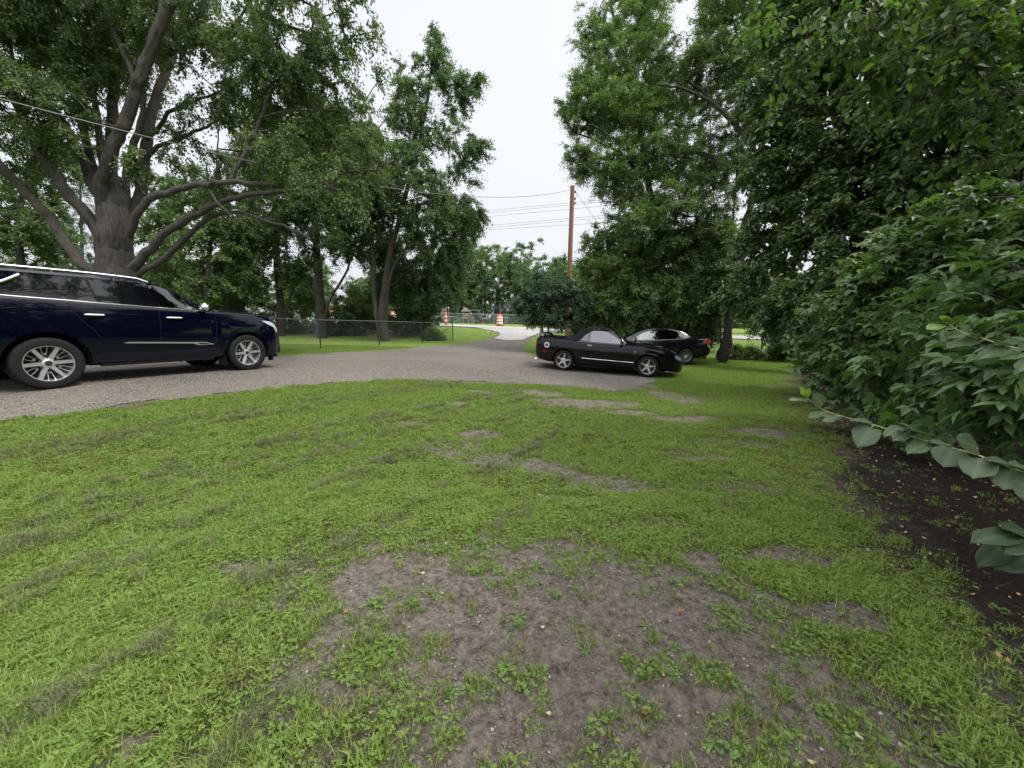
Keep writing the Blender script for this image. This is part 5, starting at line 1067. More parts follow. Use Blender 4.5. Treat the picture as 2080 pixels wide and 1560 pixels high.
for sg in (-1, 1):
    DLO = [(-.62,1.475),(-.40,1.60),(-.16,1.775),(.0,1.80),(.5,1.822),(1.2,1.822),(1.42,1.80),(1.40,1.785),(1.54,1.372),(1.5,1.365),(.68,1.40),(-.22,1.445),(-.5,1.455)]
    bl = merge([sk.patch(DLO, 'side', .003, .01, .08, sg)], 'window_surround', P_BLACK, suv)
    for nm, poly in (('quarter_window', [(-.50,1.485),(-.34,1.575),(-.10,1.765),(.02,1.785),(.43,1.80),(.40,1.72),(.30,1.42),(-.2,1.462),(-.42,1.468)]),
                     ('vent_window', [(.42,1.42),(.515,1.70),(.545,1.775),(.58,1.765),(.665,1.405)]),
                     ('rear_door_window', [(.615,1.775),(.62,1.79),(1.20,1.798),(1.24,1.75),(1.305,1.385),(.705,1.402)])):
        link(nm, sk.patch(poly, 'side', .007, .004, .08, sg), M_GLASS, suv)
    link('front_window', sk.patch([(x, z) for x, z in FW], 'side', -.004, .008, .08, sg), M_SEE2, suv)
    cluster([sk.strip([(-.52,1.462),(-.2,1.437),(.3,1.415),(.7,1.392),(1.5,1.357),(2.2,1.327)], .022, .005, sg=sg), sk.strip([(-.85,1.47),(-.66,1.52),(-.36,1.63),(-.13,1.775)], .045, .008, sg=sg, n_=4), sk.strip([(-.95,1.46),(-.6,1.455),(-.52,1.462)], .03, .006, sg=sg)], 'window_trim', M_CHROME, suv)
    # lower door trim with its badge
    tr = merge([sk.patch([(.92,.705),(1.0,.725),(2.08,.69),(2.24,.685),(2.40,.635),(2.10,.625),(2.00,.665),(1.0,.70)], 'side', .014, .004, .2, sg)], 'door_moulding', M_SATIN, suv)
    bd = link('badge', sk.patch([(2.07,.672),(2.225,.667),(2.33,.645),(2.135,.640)], 'side', .018, .001, .2, sg), M_TRIMB, tr)
    # seams
    sm = [sk.strip([(1.50,1.36),(1.49,1.0),(1.47,.6),(1.46,.38)], .007, .0005, sg=sg), sk.strip([(.31,1.42),(.34,1.3),(.42,1.12),(.55,.95),(.64,.80)], .007, .0005, sg=sg), sk.strip([(2.44,1.32),(2.47,1.1),(2.46,.9),(2.40,.42)], .007, .0005, sg=sg), sk.strip([(2.46,1.30),(2.55,1.24),(2.9,1.20),(3.5,1.11)], .006, .0005, sg=sg), sk.strip([(.60,.40),(1.5,.375),(2.42,.375)], .007, .0005, sg=sg)]
    [q_.build('door_seam', M_SEAM, suv) for q_ in sm]
    for hx, hz in ((.60, 1.195), (1.73, 1.175)):
        q, nn = sk.side(hx, hz, sg); mb = MB(); n3 = [sk.side(hx+dx, hz, sg)[0]+Vector((0, sg*o_, 0)) for dx, o_ in ((-.125,.004),(-.10,.03),(0,.038),(.10,.03),(.125,.004))]
        mb.tube(n3, [.012, .017, .018, .017, .012], 8); mb.build('door_handle', M_CHROME, suv, True)
    # arch mouldings
    for cx, r_ in ((0, .545), (WB, .53)):
        me_ = sk.patch(ring_poly(cx, .415, r_-.045, r_+.045, 12, 168, 22), 'side', .038, .004, .08, sg); link('arch_moulding', me_, P_NAVY, suv)
    st_ = MB(); st_.box((1.5, sg*.90, .335), (1.75, .10, .05)); st_.build('side_step', M_TRIMB, suv)
    # mirror
    q, nn = sk.side(2.20, 1.36, sg); mb = MB(); mb.box((2.24, sg*(abs(q.y)+.15), 1.405), (.10, .22, .15), Matrix.Rotation(R(8)*-sg, 3, 'Z'), .86)
    mi = bmesh.new(); mi.from_mesh(mb.mesh('m')); bmesh.ops.bevel(mi, geom=mi.edges[:], offset=.03, segments=3, affect='EDGES'); mm_ = bpy.data.meshes.new('mirror'); mi.to_mesh(mm_); mi.free()
    mm_.polygons.foreach_set('use_smooth', np.ones(len(mm_.polygons), bool)); mo = link('mirror', mm_, M_CHROME, suv)
    mb = MB(); mb.box((2.25, sg*(abs(q.y)+.12), 1.335), (.11, .20, .055)); mb.tube([(2.2, sg*(abs(q.y)-.03), 1.33), (2.24, sg*(abs(q.y)+.08), 1.34)], .028, 8); mb.build('mirror_base', M_TRIMB, mo, True)
    # rails
    rl = []
    for x in np.linspace(-.85, 1.52, 16):
        q, nn = sk.top(x, sg*.64); rl.append(q+Vector((0, 0, .045 if -.8 < x < 1.4 else .012)))
    mb = MB(); mb.tube(rl, .021, 8); mb.build('roof_rail', M_CHROME, suv, True)
    # headlight, rear lamp, fender crease
    link('headlight', sk.patch([(3.46,1.155),(3.66,1.135),(3.80,1.07),(3.875,.98),(3.90,.86),(3.83,.90),(3.76,1.0),(3.60,1.07)], 'side', .008, .006, .06, sg), M_LENS, suv)
    link('tail_light', sk.patch([(-1.14,1.02),(-1.08,1.36),(-.95,1.36),(-1.0,1.02)], 'side', .008, .006, .06, sg), M_TAILR, suv)
    wheel(suv, 0, sg*.86, .413, .413, .285, .275, 'six', sg=sg); wheel(suv, WB, sg*.86, .413, .413, .285, .275, 'six', sg=sg)
    fl = MB(); fl.box((.47 if 0 else WB-.50, sg*.86, .27), (.02, .26, .22)); fl.build('mud_flap', M_TRIMB, suv)
    hb = sk.strip([(2.62, sg*.42), (3.0, sg*.44), (3.4, sg*.44), (3.62, sg*.42)], .05, -.005, 'top', n_=5); hb.build('bonnet_crease', P_NAVY, suv, True)
link('windscreen', sk.patch([(1.74,-.60),(1.74,.60),(2.38,.68),(2.38,-.68)], 'top', .004, .004, .1), M_SEE, suv)
link('grille', sk.patch([(-.62,.62),(.62,.62),(.66,.98),(-.66,.98)], 'front', .012, .01, .08, 1), M_TRIMB, suv)
mb = MB(); mb.box((3.93, 0, .44), (.12, 1.5, .14)); mb.box((3.86, 0, .30), (.10, 1.6, .07)); mb.box((3.72, -.82, .24), (.05, .12, .10)); mb.build('lower_bumper', M_TRIMB, suv)
mb = MB(); mb.tube([(-.75,-.45,.36),(-.9,-.5,.33),(-1.0,-.52,.33)], .035, 10); mb.build('exhaust', M_CHROME, suv, True)
mb = MB(); mb.box((1.2, 0, .40), (3.4, 1.1, .16)); mb.tube([(0, -.8, .41), (0, .8, .41)], .06, 8); mb.tube([(WB, -.8, .41), (WB, .8, .41)], .05, 8); mb.build('chassis', M_WELL, suv)
seat_back(suv, 1.22, -.42, 1.20); seat_back(suv, 1.22, .42, 1.20)
mb = MB(); mb.tube([(1.95+.06*math.sin(a), .42+.19*math.cos(a), 1.36+.17*math.sin(a)) for a in np.linspace(0, 6.28, 20)], .014, 6); mb.build('steering_wheel', M_TRIMB, suv, True)

# ------------------------------------------------------------------ the black convertible
con, WB = place_car('convertible_car', 'glossy black two door convertible with black cloth roof up and chrome star wheels', 'car', (1143,752), (1313,766), 12.7, 12.1, 2.63, .86)
S = dict(span=(-.98, 3.74), sh=.955,
 w=curve([(-.98,.70),(-.92,.80),(-.75,.875),(-.3,.925),(.3,.93),(1.0,.895),(1.9,.885),(2.5,.92),(2.9,.915),(3.3,.86),(3.55,.74),(3.68,.58),(3.74,.40)]),
 zb=curve([(-.98,.42),(-.85,.32),(-.5,.25),(.3,.20),(2.2,.19),(3.0,.20),(3.4,.19),(3.7,.24),(3.74,.32)]),
 zs=curve([(-.98,.93),(-.9,1.0),(-.6,1.03),(0,1.015),(.6,.965),(1.3,.945),(1.9,.945),(2.4,.94),(2.8,.90),(3.2,.83),(3.5,.73),(3.68,.62),(3.74,.54)]),
 zt=curve([(-.98,.95),(-.92,1.035),(-.6,1.07),(-.1,1.065),(.12,1.09),(.30,1.19),(.48,1.32),(.70,1.405),(.95,1.435),(1.2,1.43),(1.42,1.395),(1.75,1.22),(2.02,1.045),(2.2,1.005),(2.6,.985),(3.0,.925),(3.3,.85),(3.55,.75),(3.7,.63),(3.74,.55)]),
 wr=curve([(-.98,.62),(0,.62),(.6,.56),(1.3,.56),(1.8,.60),(3.8,.60)]),
 tum=curve([(-.98,.0),(-.1,.0),(.1,.5),(.35,1),(1.7,1),(1.95,.8),(2.1,.1),(3.8,0)]))
me0 = car_loft(S); sk = Skin(me0)
body = cut(me0, [cyl_cut(0, .335, .385, -1.3, -.58), cyl_cut(0, .335, .385, .58, 1.3), cyl_cut(WB, .335, .385, -1.3, -.56), cyl_cut(WB, .335, .385, .56, 1.3)], [P_BLACK, M_WELL])
link('body', body, None, con)
tp = [(.02,-.60),(.02,.60),(.3,.62),(.7,.56),(1.38,.54),(1.44,.0),(1.38,-.54),(.7,-.56),(.3,-.62)]
top_me = [sk.patch(tp, 'top', .012, .004, .08)]
for sg in (-1, 1):
    top_me.append(sk.patch([(.02,1.03),(.16,1.10),(.36,1.22),(.55,1.345),(.72,1.395),(.95,1.425),(1.36,1.395),(1.42,1.36),(1.30,1.345),(1.0,1.35),(.83,1.325),(.62,1.20),(.46,1.00),(.30,1.005)], 'side', .012, .004, .05, sg))
    link('quarter_window', sk.patch([(.50,1.02),(.65,1.19),(.76,1.275),(.755,.985)], 'side', .008, .004, .06, sg), M_GLASS, con)
    link('door_window', sk.patch([(.79,.985),(.80,1.30),(.92,1.335),(1.2,1.335),(1.33,1.31),(1.52,1.215),(1.72,1.09),(1.86,.975),(1.4,.972)], 'side', .008, .004, .07, sg), M_MIRR, con)
    [q_.build('door_seam', M_SEAM, con) for q_ in [sk.strip([(.72,.975),(.66,.86),(.65,.7),(.66,.48)], .008, .0005, sg=sg), sk.strip([(2.02,.96),(2.08,.7),(2.09,.42)], .008, .0005, sg=sg), sk.strip([(.66,.40),(2.09,.37)], .006, .0005, sg=sg)]]
    sk.strip([(.58,.455),(1.2,.44),(2.2,.425)], .020, .004, sg=sg).build('side_stripe', M_SATIN, con, True)
    link('side_skirt', sk.patch([(.42,.215),(2.19,.205),(2.19,.285),(.42,.295)], 'side', .025, .01, .1, sg), P_BLACK, con)
    mb = MB(); q = sk.side(.80, .875, sg)[0]; mb.box(q+Vector((0, sg*.006, 0)), (.13, .02, .045)); mb.build('door_handle', M_SATIN, con)
    q, nn = sk.side(1.78, .98, sg); mb = MB(); mb.box((1.79, sg*(abs(q.y)+.13), 1.03), (.12, .20, .11), None, .8); mi = bmesh.new(); mi.from_mesh(mb.mesh('m')); bmesh.ops.bevel(mi, geom=mi.edges[:], offset=.025, segments=2, affect='EDGES'); mm_ = bpy.data.meshes.new('mirror'); mi.to_mesh(mm_); mi.free(); mo = link('mirror', mm_, P_BLACK, con)
    mb = MB(); mb.tube([(1.82, sg*(abs(q.y)-.03), .97), (1.80, sg*(abs(q.y)+.08), 1.01)], .022, 8); mb.build('mirror_stalk', M_TRIMB, mo)
    # A pillar edge and stripe along the rear side scoop
    sk.strip([(1.40,1.37),(1.60,1.27),(1.80,1.14),(2.0,1.005)], .026, .004, sg=sg).build('windscreen_pillar', P_BLACK, con, True)
    sc = sk.patch([(.30,.66),(.56,.74),(.57,.50),(.47,.50)], 'side', .004, .004, .1, sg); link('side_scoop', sc, M_TRIMB, con)
    # round badge on the rear quarter and snake badge on the wing
    q, nn = sk.side(-.58, .80, sg); Mx = Matrix.Translation(q) @ nn.to_track_quat('Z', 'Y').to_matrix().to_4x4()
    mb = MB(); mb.lathe([(.001,.006),(.085,.006),(.088,0)], 28, Mx); bdg = mb.build('round_badge', M_WHITE, con)
    mb = MB(); mb.lathe([(.001,.009),(.052,.009),(.054,0)], 24, Mx); mb.build('badge_centre', M_TRIMB, bdg)
    mb = MB(); mb.tube([Mx @ Vector((.012, -.03, .011)), Mx @ Vector((-.012, -.012, .012)), Mx @ Vector((.01, .01, .012)), Mx @ Vector((-.004, .03, .012))], .006, 6); mb.build('badge_emblem', M_SATIN, bdg)
    q, nn = sk.side(2.20, .735, sg); Mx = Matrix.Translation(q) @ nn.to_track_quat('Z', 'Y').to_matrix().to_4x4()
    mb = MB(); mb.tube([Mx @ Vector((.0, -.05, .004)), Mx @ Vector((.014, -.025, .006)), Mx @ Vector((-.012, 0, .006)), Mx @ Vector((.012, .022, .006)), Mx @ Vector((-.006, .048, .006))], [.004, .009, .010, .012, .007], 7); mb.build('snake_badge', M_CHROME, con, True)
    link('side_marker', sk.patch([(-.70,.575),(-.54,.57),(-.54,.605),(-.70,.61)], 'side', .005, .004, .1, sg), M_AMBER, con)
    link('tail_light', sk.patch([(-.965,.76),(-.95,.93),(-.90,.93),(-.915,.76)], 'side', .006, .005, .06, sg), M_TAILR, con)
    link('headlight', sk.patch([(3.40,.67),(3.44,.715),(3.56,.655),(3.62,.60),(3.54,.60)], 'side', .004, .005, .05, sg), M_DLENS, con)
    wheel(con, 0, sg*.80, .33, .33, .235, .245, 'five', sg=sg); wheel(con, WB, sg*.80, .335, .33, .235, .235, 'five', sg=sg, steer=R(-3))
    mb = MB(); mb.tube([(-.80, sg*.52, .27), (-1.0, sg*.53, .265)], .04, 12); mb.build('exhaust_tip', M_CHROME, con, True)
merge(top_me, 'soft_top', M_TOP, con)
link('windscreen', sk.patch([(1.47,-.52),(1.47,.52),(2.00,.64),(2.02,.0),(2.00,-.64)], 'top', .004, .004, .08), M_GLASS, con)
# boot spoiler
sp = []
for y in np.linspace(-.74, .74, 13): sp.append((-.78+.10*(y/.74)**2, y, 1.165-.10*abs(y/.74)**5))
mb = MB()
for a, b_ in zip(sp[:-1], sp[1:]):
    V = []
    for (x, y, z) in (a, b_): V += [(x-.11, y, z+.012), (x, y, z+.018), (x+.10, y, z-.012), (x, y, z-.014)]
    mb.add(V, [(0,1,5,4),(1,2,6,5),(2,3,7,6),(3,0,4,7)])
mb.box((-.72,-.62,1.11), (.10,.03,.09)); mb.box((-.72,.62,1.11), (.10,.03,.09)); mb.build('spoiler', P_BLACK, con, True)
# bonnet scoop, lower lip, nose opening, chassis
mb = MB(); mb.box((2.75, 0, .985), (.7, .45, .05), Matrix.Rotation(R(6), 3, 'Y'), .7); mb.build('bonnet_scoop', P_BLACK, con, True)
link('grille', sk.patch([(-.36,.44),(.36,.44),(.36,.60),(-.36,.60)], 'front', .006, .01, .08, 1), M_TRIMB, con)
mb = MB(); ch = [(3.15,-.88,.21),(3.45,-.78,.20),(3.68,-.45,.22),(3.74,0,.23),(3.68,.45,.22),(3.45,.78,.20),(3.15,.88,.21)]; mb.tube(ch, .022, 6); mb.build('chin_lip', M_TRIMB, con, True)
mb = MB(); mb.box((1.2, 0, .26), (3.2, 1.05, .10)); mb.tube([(0, -.7, .33), (0, .7, .33)], .05, 8); mb.tube([(WB, -.7, .33), (WB, .7, .33)], .05, 8); mb.build('chassis', M_WELL, con)

# ------------------------------------------------------------------ the black sedan (nose to the left)
sed, WB = place_car('sedan_car', 'black four door sedan with red tail light parked beyond the convertible', 'car', (1392,739.5), (1265,738), 16.2, 16.7, 2.62, .84, side='left')
S = dict(span=(-.98, 3.55),
 w=curve([(-.98,.66),(-.9,.78),(-.6,.84),(0,.875),(1,.88),(2.3,.88),(3.0,.84),(3.35,.70),(3.55,.45)]),
 zb=curve([(-.98,.42),(-.8,.30),(-.4,.24),(2.4,.22),(3.3,.22),(3.55,.32)]),
 zs=curve([(-.98,.98),(-.9,1.05),(-.4,1.055),(.3,1.02),(1.3,.975),(2.3,.945),(2.9,.87),(3.3,.76),(3.55,.60)]),
 zt=curve([(-.98,1.0),(-.93,1.09),(-.75,1.125),(-.45,1.14),(-.15,1.24),(.25,1.39),(.65,1.475),(1.1,1.50),(1.5,1.48),(1.85,1.38),(2.3,1.16),(2.6,1.02),(2.9,.95),(3.3,.82),(3.55,.62)]),
 wr=curve([(-.98,.60),(.5,.58),(1.4,.58),(2.2,.62),(3.6,.60)]),
 tum=curve([(-.98,.0),(-.6,.1),(-.3,.9),(0,1),(2.2,1),(2.45,.8),(2.65,.1),(3.6,0)]))
me0 = car_loft(S); sk = Skin(me0)
W1 = [(1.22,1.03),(1.20,1.385),(1.45,1.395),(1.75,1.30),(2.12,1.09),(2.14,1.0)]; W2 = [(.38,1.055),(.32,1.20),(.36,1.335),(.62,1.395),(1.11,1.395),(1.13,1.035)]
body = cut(me0, [cyl_cut(0, .32, .375, -1.3, -.56), cyl_cut(0, .32, .375, .56, 1.3), cyl_cut(WB, .32, .375, -1.3, -.56), cyl_cut(WB, .32, .375, .56, 1.3), poly_cut(W1, -1.3, 1.3), poly_cut(W2, -1.3, 1.3), (poly_cut([(.1,.7),(2.4,.7),(2.3,1.05),(1.8,1.34),(1.4,1.42),(.6,1.42),(.2,1.28)], -.62, .62), 2), top_cut([(1.90,-.50),(1.90,.50),(2.44,.60),(2.44,-.60)], 1.0, 2.0)], [P_BLACK2, M_WELL, M_CABIN])
link('body', body, None, sed)
for sg in (-1, 1):
    link('front_window', sk.patch(W1, 'side', -.004, .006, .08, sg), M_SEE2, sed); link('rear_window', sk.patch(W2, 'side', -.004, .006, .08, sg), M_SEE2, sed)
    link('quarter_window', sk.patch([(-.10,1.09),(.12,1.25),(.27,1.32),(.28,1.20),(.33,1.065)], 'side', .006, .004, .06, sg), M_GLASS, sed)
    [q_.build('door_seam', M_SEAM, sed) for q_ in [sk.strip([(1.17,1.02),(1.16,.6),(1.15,.34)], .008, .0005, sg=sg), sk.strip([(.33,1.05),(.38,.85),(.48,.62)], .008, .0005, sg=sg), sk.strip([(2.2,.98),(2.22,.6),(2.2,.34)], .008, .0005, sg=sg)]]
    for hx in (1.38, .50): mb = MB(); q = sk.side(hx, .93, sg)[0]; mb.tube([q+Vector((-.09,sg*.004,0)), q+Vector((-.06,sg*.03,0)), q+Vector((.06,sg*.03,0)), q+Vector((.09,sg*.004,0))], .013, 6); mb.build('door_handle', P_BLACK2, sed, True)
    link('tail_light', sk.patch([(-.62,.955),(-.70,.875),(-.88,.86),(-.93,.90),(-.90,1.03),(-.80,1.02)], 'side', .010, .006, .05, sg), M_TAILR, sed)
    link('lamp_lens', sk.patch([(-.90,.80),(-.95,.66),(-.92,.66),(-.80,.82)], 'side', .008, .005, .05, sg), M_LENS, sed)
    q, nn = sk.side(2.08, 1.0, sg); mb = MB(); mb.box((2.06, sg*(abs(q.y)+.10), 1.06), (.10, .17, .12), None, .85); mb.tube([(2.08, sg*(abs(q.y)-.02), .99), (2.07, sg*(abs(q.y)+.06), 1.02)], .02, 6); mb.build('mirror', P_BLACK2, sed)
    wheel(sed, 0, sg*.79, .315, .315, .21, .205, 'ten', sg=sg); wheel(sed, WB, sg*.79, .315, .315, .21, .205, 'ten', sg=sg)
link('windscreen', sk.patch([(1.88,-.52),(1.88,.52),(2.46,.62),(2.46,-.62)], 'top', .004, .004, .1), M_SEE, sed)
seat_back(sed, 1.15, -.38, .92, .9); seat_back(sed, 1.15, .38, .92, .9)
link('back_window', sk.patch([(-.38,-.44),(-.38,.44),(.40,.40),(.40,-.40)], 'top', .004, .004, .1), M_GLASS2, sed)
mb = MB(); mb.box((1.2, 0, .27), (3.2, 1.0, .10)); mb.tube([(0, -.7, .315), (0, .7, .315)], .05, 8); mb.build('chassis', M_WELL, sed)
# ================================================================== FENCES, POLE, WIRES, STREET THINGS
M_VINYL = simple('black coated fence wire', (.012, .013, .014), .45); M_GALV = simple('galvanised steel', (.36, .38, .40), .4, .7); M_POLE = bark_mat('weathered pole wood', (.14, .065, .035), (.34, .17, .095), 14, 12, .4)
M_RAIL = simple('weathered grey rail', (.10, .10, .105), .45, .3); M_WIRE = simple('dark cable', (.02, .02, .022), .5); M_WIREL = simple('grey cable', (.16, .16, .17), .45, .3)
M_ORG = simple('orange plastic', (.85, .12, .02), .45); M_WHT = simple('white reflective band', (.8, .8, .8), .35); M_RUBB = simple('black rubber base', (.02, .02, .02), .9)
M_TAN = simple('weathered lumber', (.30, .25, .17), .8, var=.2, vscale=12); M_GRN = simple('green plastic slide', (.03, .24, .17), .35); M_BLU = simple('faded blue steel', (.13, .18, .25), .5); M_NET = simple('black netting', (.02, .022, .026), .8); M_YEL = simple('yellow plastic film', (.75, .70, .08), .5)
def chain_fence(name, label, pts, h, mat, rail_mat, dia=.055, wire=.0032, post_r=.028, rail=True, group=None):
    """pts: post foot points (x, y); parts: posts, top rail, mesh"""
    Z = [tz1(*p) for p in pts]; c = empty(name, (*pts[0], Z[0]), 0, label, 'fence', group); o = np.array([*pts[0], Z[0]])
    p0 = []; p1 = []
    for i in range(len(pts)-1):
        a = np.array([*pts[i], Z[i]]); b_ = np.array([*pts[i+1], Z[i+1]]); Ln = np.linalg.norm(b_-a); d = (b_-a)/Ln; k = int(Ln/dia); hh = h-.06
        for j in range(-int(hh/dia), k+1):
            for s_ in (1, -1):
                t0, t1 = j*dia, j*dia+hh; z0, z1 = (.04, hh+.04) if s_ > 0 else (hh+.04, .04); ta, tb = max(t0, 0), min(t1, Ln)
                if tb-ta < .02: continue
                za = z0+(z1-z0)*(ta-t0)/hh; zb_ = z0+(z1-z0)*(tb-t0)/hh
                p0.append(a+d*ta+[0, 0, za]); p1.append(a+d*tb+[0, 0, zb_])
    p0 = np.array(p0); p1 = np.array(p1); V, F = seg_tubes(p0, p1, np.full(len(p0), wire/2), np.full(len(p0), wire/2), 3)
    link('wire_mesh', np_mesh('wire_mesh', V-o, [F]), mat, c)
    for (x, y), z in zip(pts, Z):
        mb = MB(); q = Vector((x-o[0], y-o[1], z-o[2])); mb.tube([q+Vector((0, 0, -.1)), q+Vector((0, 0, h+.03))], post_r, 10); mb.lathe([(post_r*1.25, h+.02), (post_r*1.2, h+.05), (.001, h+.075)], 10, Matrix.Translation(q)); mb.build('post', rail_mat, c, True)
    if rail: mb = MB(); mb.tube([Vector((x-o[0], y-o[1], z-o[2]+h)) for (x, y), z in zip(pts, Z)], post_r*.72, 8); mb.build('top_rail', M_GALV if rail_mat is M_GALV else M_RAIL, c, True)
    return c
lf = [P(u, 690, D)[:2] for u, D in ((480,10.8),(565,13.4),(650,16.4),(770,19.8),(858,23.2),(920,25.7))]
chain_fence('chain_link_fence', 'black chain link fence along the grass verge from the SUV bonnet to the drive mouth', [tuple(p) for p in lf], 1.22, M_VINYL, M_GALV if 0 else M_VINYL)
rf = [P(u, 700, D)[:2] for u, D in ((1097,21.2),(1200,20.6),(1300,20),(1400,19.4),(1548,18.7),(1690,18.0),(1850,17.3))]
chain_fence('chain_link_fence', 'black chain link fence behind the two black cars and the leaning trunk', [tuple(p) for p in rf], 1.22, M_VINYL, M_VINYL, dia=.06, wire=.0042)
ff = [P(u, 655, 47)[:2] for u in (560, 640, 720, 800, 868, 930, 1004, 1060)]
chain_fence('chain_link_fence', 'grey chain link fence across the street in front of the trampolines', [tuple(p) for p in ff], 1.2, M_GALV, M_GALV, dia=.12, wire=.008, post_r=.035)

# wooden pole with its cables
pb = P(1153, 640, 24); pz = tz1(pb[0], pb[1]); ptop = P(1163, 378, 24)
pole = empty('utility_pole', (pb[0], pb[1], pz), 0, 'bare reddish wooden utility pole standing over the round tree', 'utility pole')
pv = Vector(ptop)-Vector((pb[0], pb[1], pz)); mb = MB(); mb.tube([pv*t for t in (-.02, .25, .5, .75, 1)], [.165, .158, .15, .14, .132], 16); mb.build('shaft', M_POLE, pole, True)
mb = MB()
for dz, dy in ((-.35, .10), (-.75, .12), (-1.0, .10)):
    mb.box(pv+Vector((.17, -.02, dz)), (.10, .10, .12)); 
mb.tube([pv+Vector((-.13, 0, -.1)), pv+Vector((-.24, -.02, .06)), pv+Vector((-.28, 0, -.08)), pv+Vector((-.16, 0, -.12))], .012, 6); mb.tube([pv+Vector((.15, 0, -.3)), pv+Vector((.32, 0, -.42)), pv+Vector((.28, 0, -.6)), pv+Vector((.15, 0, -.7))], .012, 6)
mb.build('cable_fittings', M_GALV, pole, True)
def cable(name, label, a, b_, sag, r, mat, cat='cable', group=None, n_=28):
    a = np.array(a); b_ = np.array(b_); pts = [a+(b_-a)*t-np.array([0, 0, sag*4*t*(1-t)]) for t in np.linspace(0, 1, n_)]
    o = Vector(pts[0]); mb = MB(); mb.tube([Vector(p)-o for p in pts], r, 6); ob = mb.build(name, mat, None, True); ob.location = o; tag(ob, label, cat, group); return ob
cable('service_cable', 'thick twisted cable sagging from the wooden pole to the upper left past the maple', P(1158,386,24), P(-190,148,6.0), 1.0, .011, M_WIREL)
cable('guy_wire', 'thin stay wire running down right from the pole top into the leaves', P(1168,388,24), P(1262,520,21.5), .0, .010, M_WIRE)
for i, (v0, v1, D0, D1, lab) in enumerate([(431,405,45,34,'highest of the six street wires'),(436,409,45,34,'second highest street wire'),(443,418,45,34,'third street wire from the top'),(461,437,45,34,'third street wire from the bottom'),(465,442,45,34,'second lowest street wire'),(469,452,45,34,'lowest of the six street wires')]):
    A = P(960, v0, D0); B = P(1232, v1, D1); d = B-A; cable('power_line', lab+' crossing the sky between the trees', A-d*.9, B+d*1.2, .0, .012, M_WIRE, 'power line', 'wires along the street', 12)
cable('power_line', 'pale wire low across the far trees, upper one', P(700,532,50), P(1230,521,46), .05, .014, M_WIREL, 'power line', 'low wires before the far trees', 12)
cable('power_line', 'pale wire low across the far trees, lower one', P(700,573,52), P(1120,568,50), .05, .012, M_WIREL, 'power line', 'low wires before the far trees', 12)

# traffic drums
def drum(u, D, label, s=1.0, first=[]):
    x, y, z = base_at(u, D, .045)
    if not first:
        t = empty('traffic_drum', (x, y, z), 0, label, 'traffic drum', 'orange and white traffic drums by the street'); b_ = MB(); b_.lathe([(.001,.0),(.33,0),(.34,.05),(.29,.08),(.27,.08)], 24); b_.build('base', M_RUBB, t, True)
        b_ = MB(); b_.lathe([(.28,.06),(.275,.28),(.265,.28),(.262,.50),(.25,.50),(.245,.74),(.232,.74),(.228,.94),(.19,.99),(.001,1.0)], 28); b_.box((0, 0, 1.02), (.16, .03, .06)); bd = b_.build('body', M_ORG, t, True)
        for z0, z1, r0, r1 in ((.20,.34,.283,.275),(.44,.58,.272,.260),(.68,.82,.255,.240)):
            b_ = MB(); b_.lathe([(r0, z0), (r1, z1)], 28); b_.build('band', M_WHT, bd, True)
        first.append(t)
    else:
        t = first[0].copy(); COL.objects.link(t); t.location = (x, y, z); t['label'] = label
        for ch in list(first[0].children):
            c = ch.copy(); COL.objects.link(c); c.parent = t
            for g_ in ch.children: k_ = g_.copy(); COL.objects.link(k_); k_.parent = c
    t.scale = (s, s, s); return t
drum(1015, 38.2, 'orange and white drum in the open drive mouth across the street', 1.12)
drum(676, 41, 'orange drum glimpsed over the left fence beside the black trunk', 1.1)
drum(799, 40, 'orange drum mostly hidden by leaves left of the trampoline', 1.1)
drum(1206, 32, 'orange drum hidden behind the convertible soft top', 1.15)
drum(1456, 29, 'orange drum behind the dark stems right of the sedan', 1.15)
# slim marker and stake
x, y, z = base_at(905.5, 35, .02); t = empty('marker_post', (x, y, z), 0, 'slim orange and white channel marker at the fence end', 'marker post')
mb = MB(); mb.lathe([(.001,0),(.2,0),(.2,.04),(.09,.06)], 16); mb.build('base', M_RUBB, t, True); mb = MB(); mb.lathe([(.12,.05),(.11,1.05),(.05,1.1),(.001,1.1)], 16); bd = mb.build('post', M_ORG, t, True)
for z0 in (.35, .7): mb = MB(); mb.lathe([(.121,z0),(.119,z0+.16)], 16); mb.build('band', M_WHT, bd, True)
x, y, z = base_at(903.5, 44); t = empty('wooden_stake', (x, y, z), 0, 'pale wooden post with a cross board standing above the slim orange marker', 'post'); mb = MB(); mb.box((-.16, 0, .9), (.10, .06, 1.9)); mb.box((.18, 0, .9), (.10, .06, 1.9)); mb.build('stakes', M_TAN, t); mb = MB(); mb.box((0, -.05, 1.55), (.5, .03, .2)); mb.box((0, -.05, 1.2), (.5, .03, .2)); mb.build('cross_board', M_TAN, t)
# survey flags
for i, (u, D, mt, lab) in enumerate([(985,27.2,M_YEL,'yellow survey flag at the tip of the left verge'),(990,26.2,M_YEL,'small yellow survey flag just in front of the other'),(995,25.6,M_ORG,'orange survey flag on the left verge'),(814,28,M_WHT,'white survey flag in the grass behind the fence'),(820,27,M_YEL,'yellow survey flag in the grass behind the fence')]):
    x, y, z = base_at(u, D); t = empty('survey_flag', (x, y, z), .3*i, lab, 'flag', 'survey flags in the verge'); mb = MB(); mb.tube([(0,0,0),(0,0,.42)], .004, 5); mb.build('wire', M_GALV, t)
    mb = MB(); mb.add([(0,0,.28),(.13,.01,.29),(.14,-.01,.40),(0,0,.42),(0,.004,.28),(.13,.014,.29),(.14,-.006,.40),(0,.004,.42)], [(0,1,2,3),(7,6,5,4),(0,4,5,1),(1,5,6,2),(2,6,7,3)]); mb.build('film', mt, t)
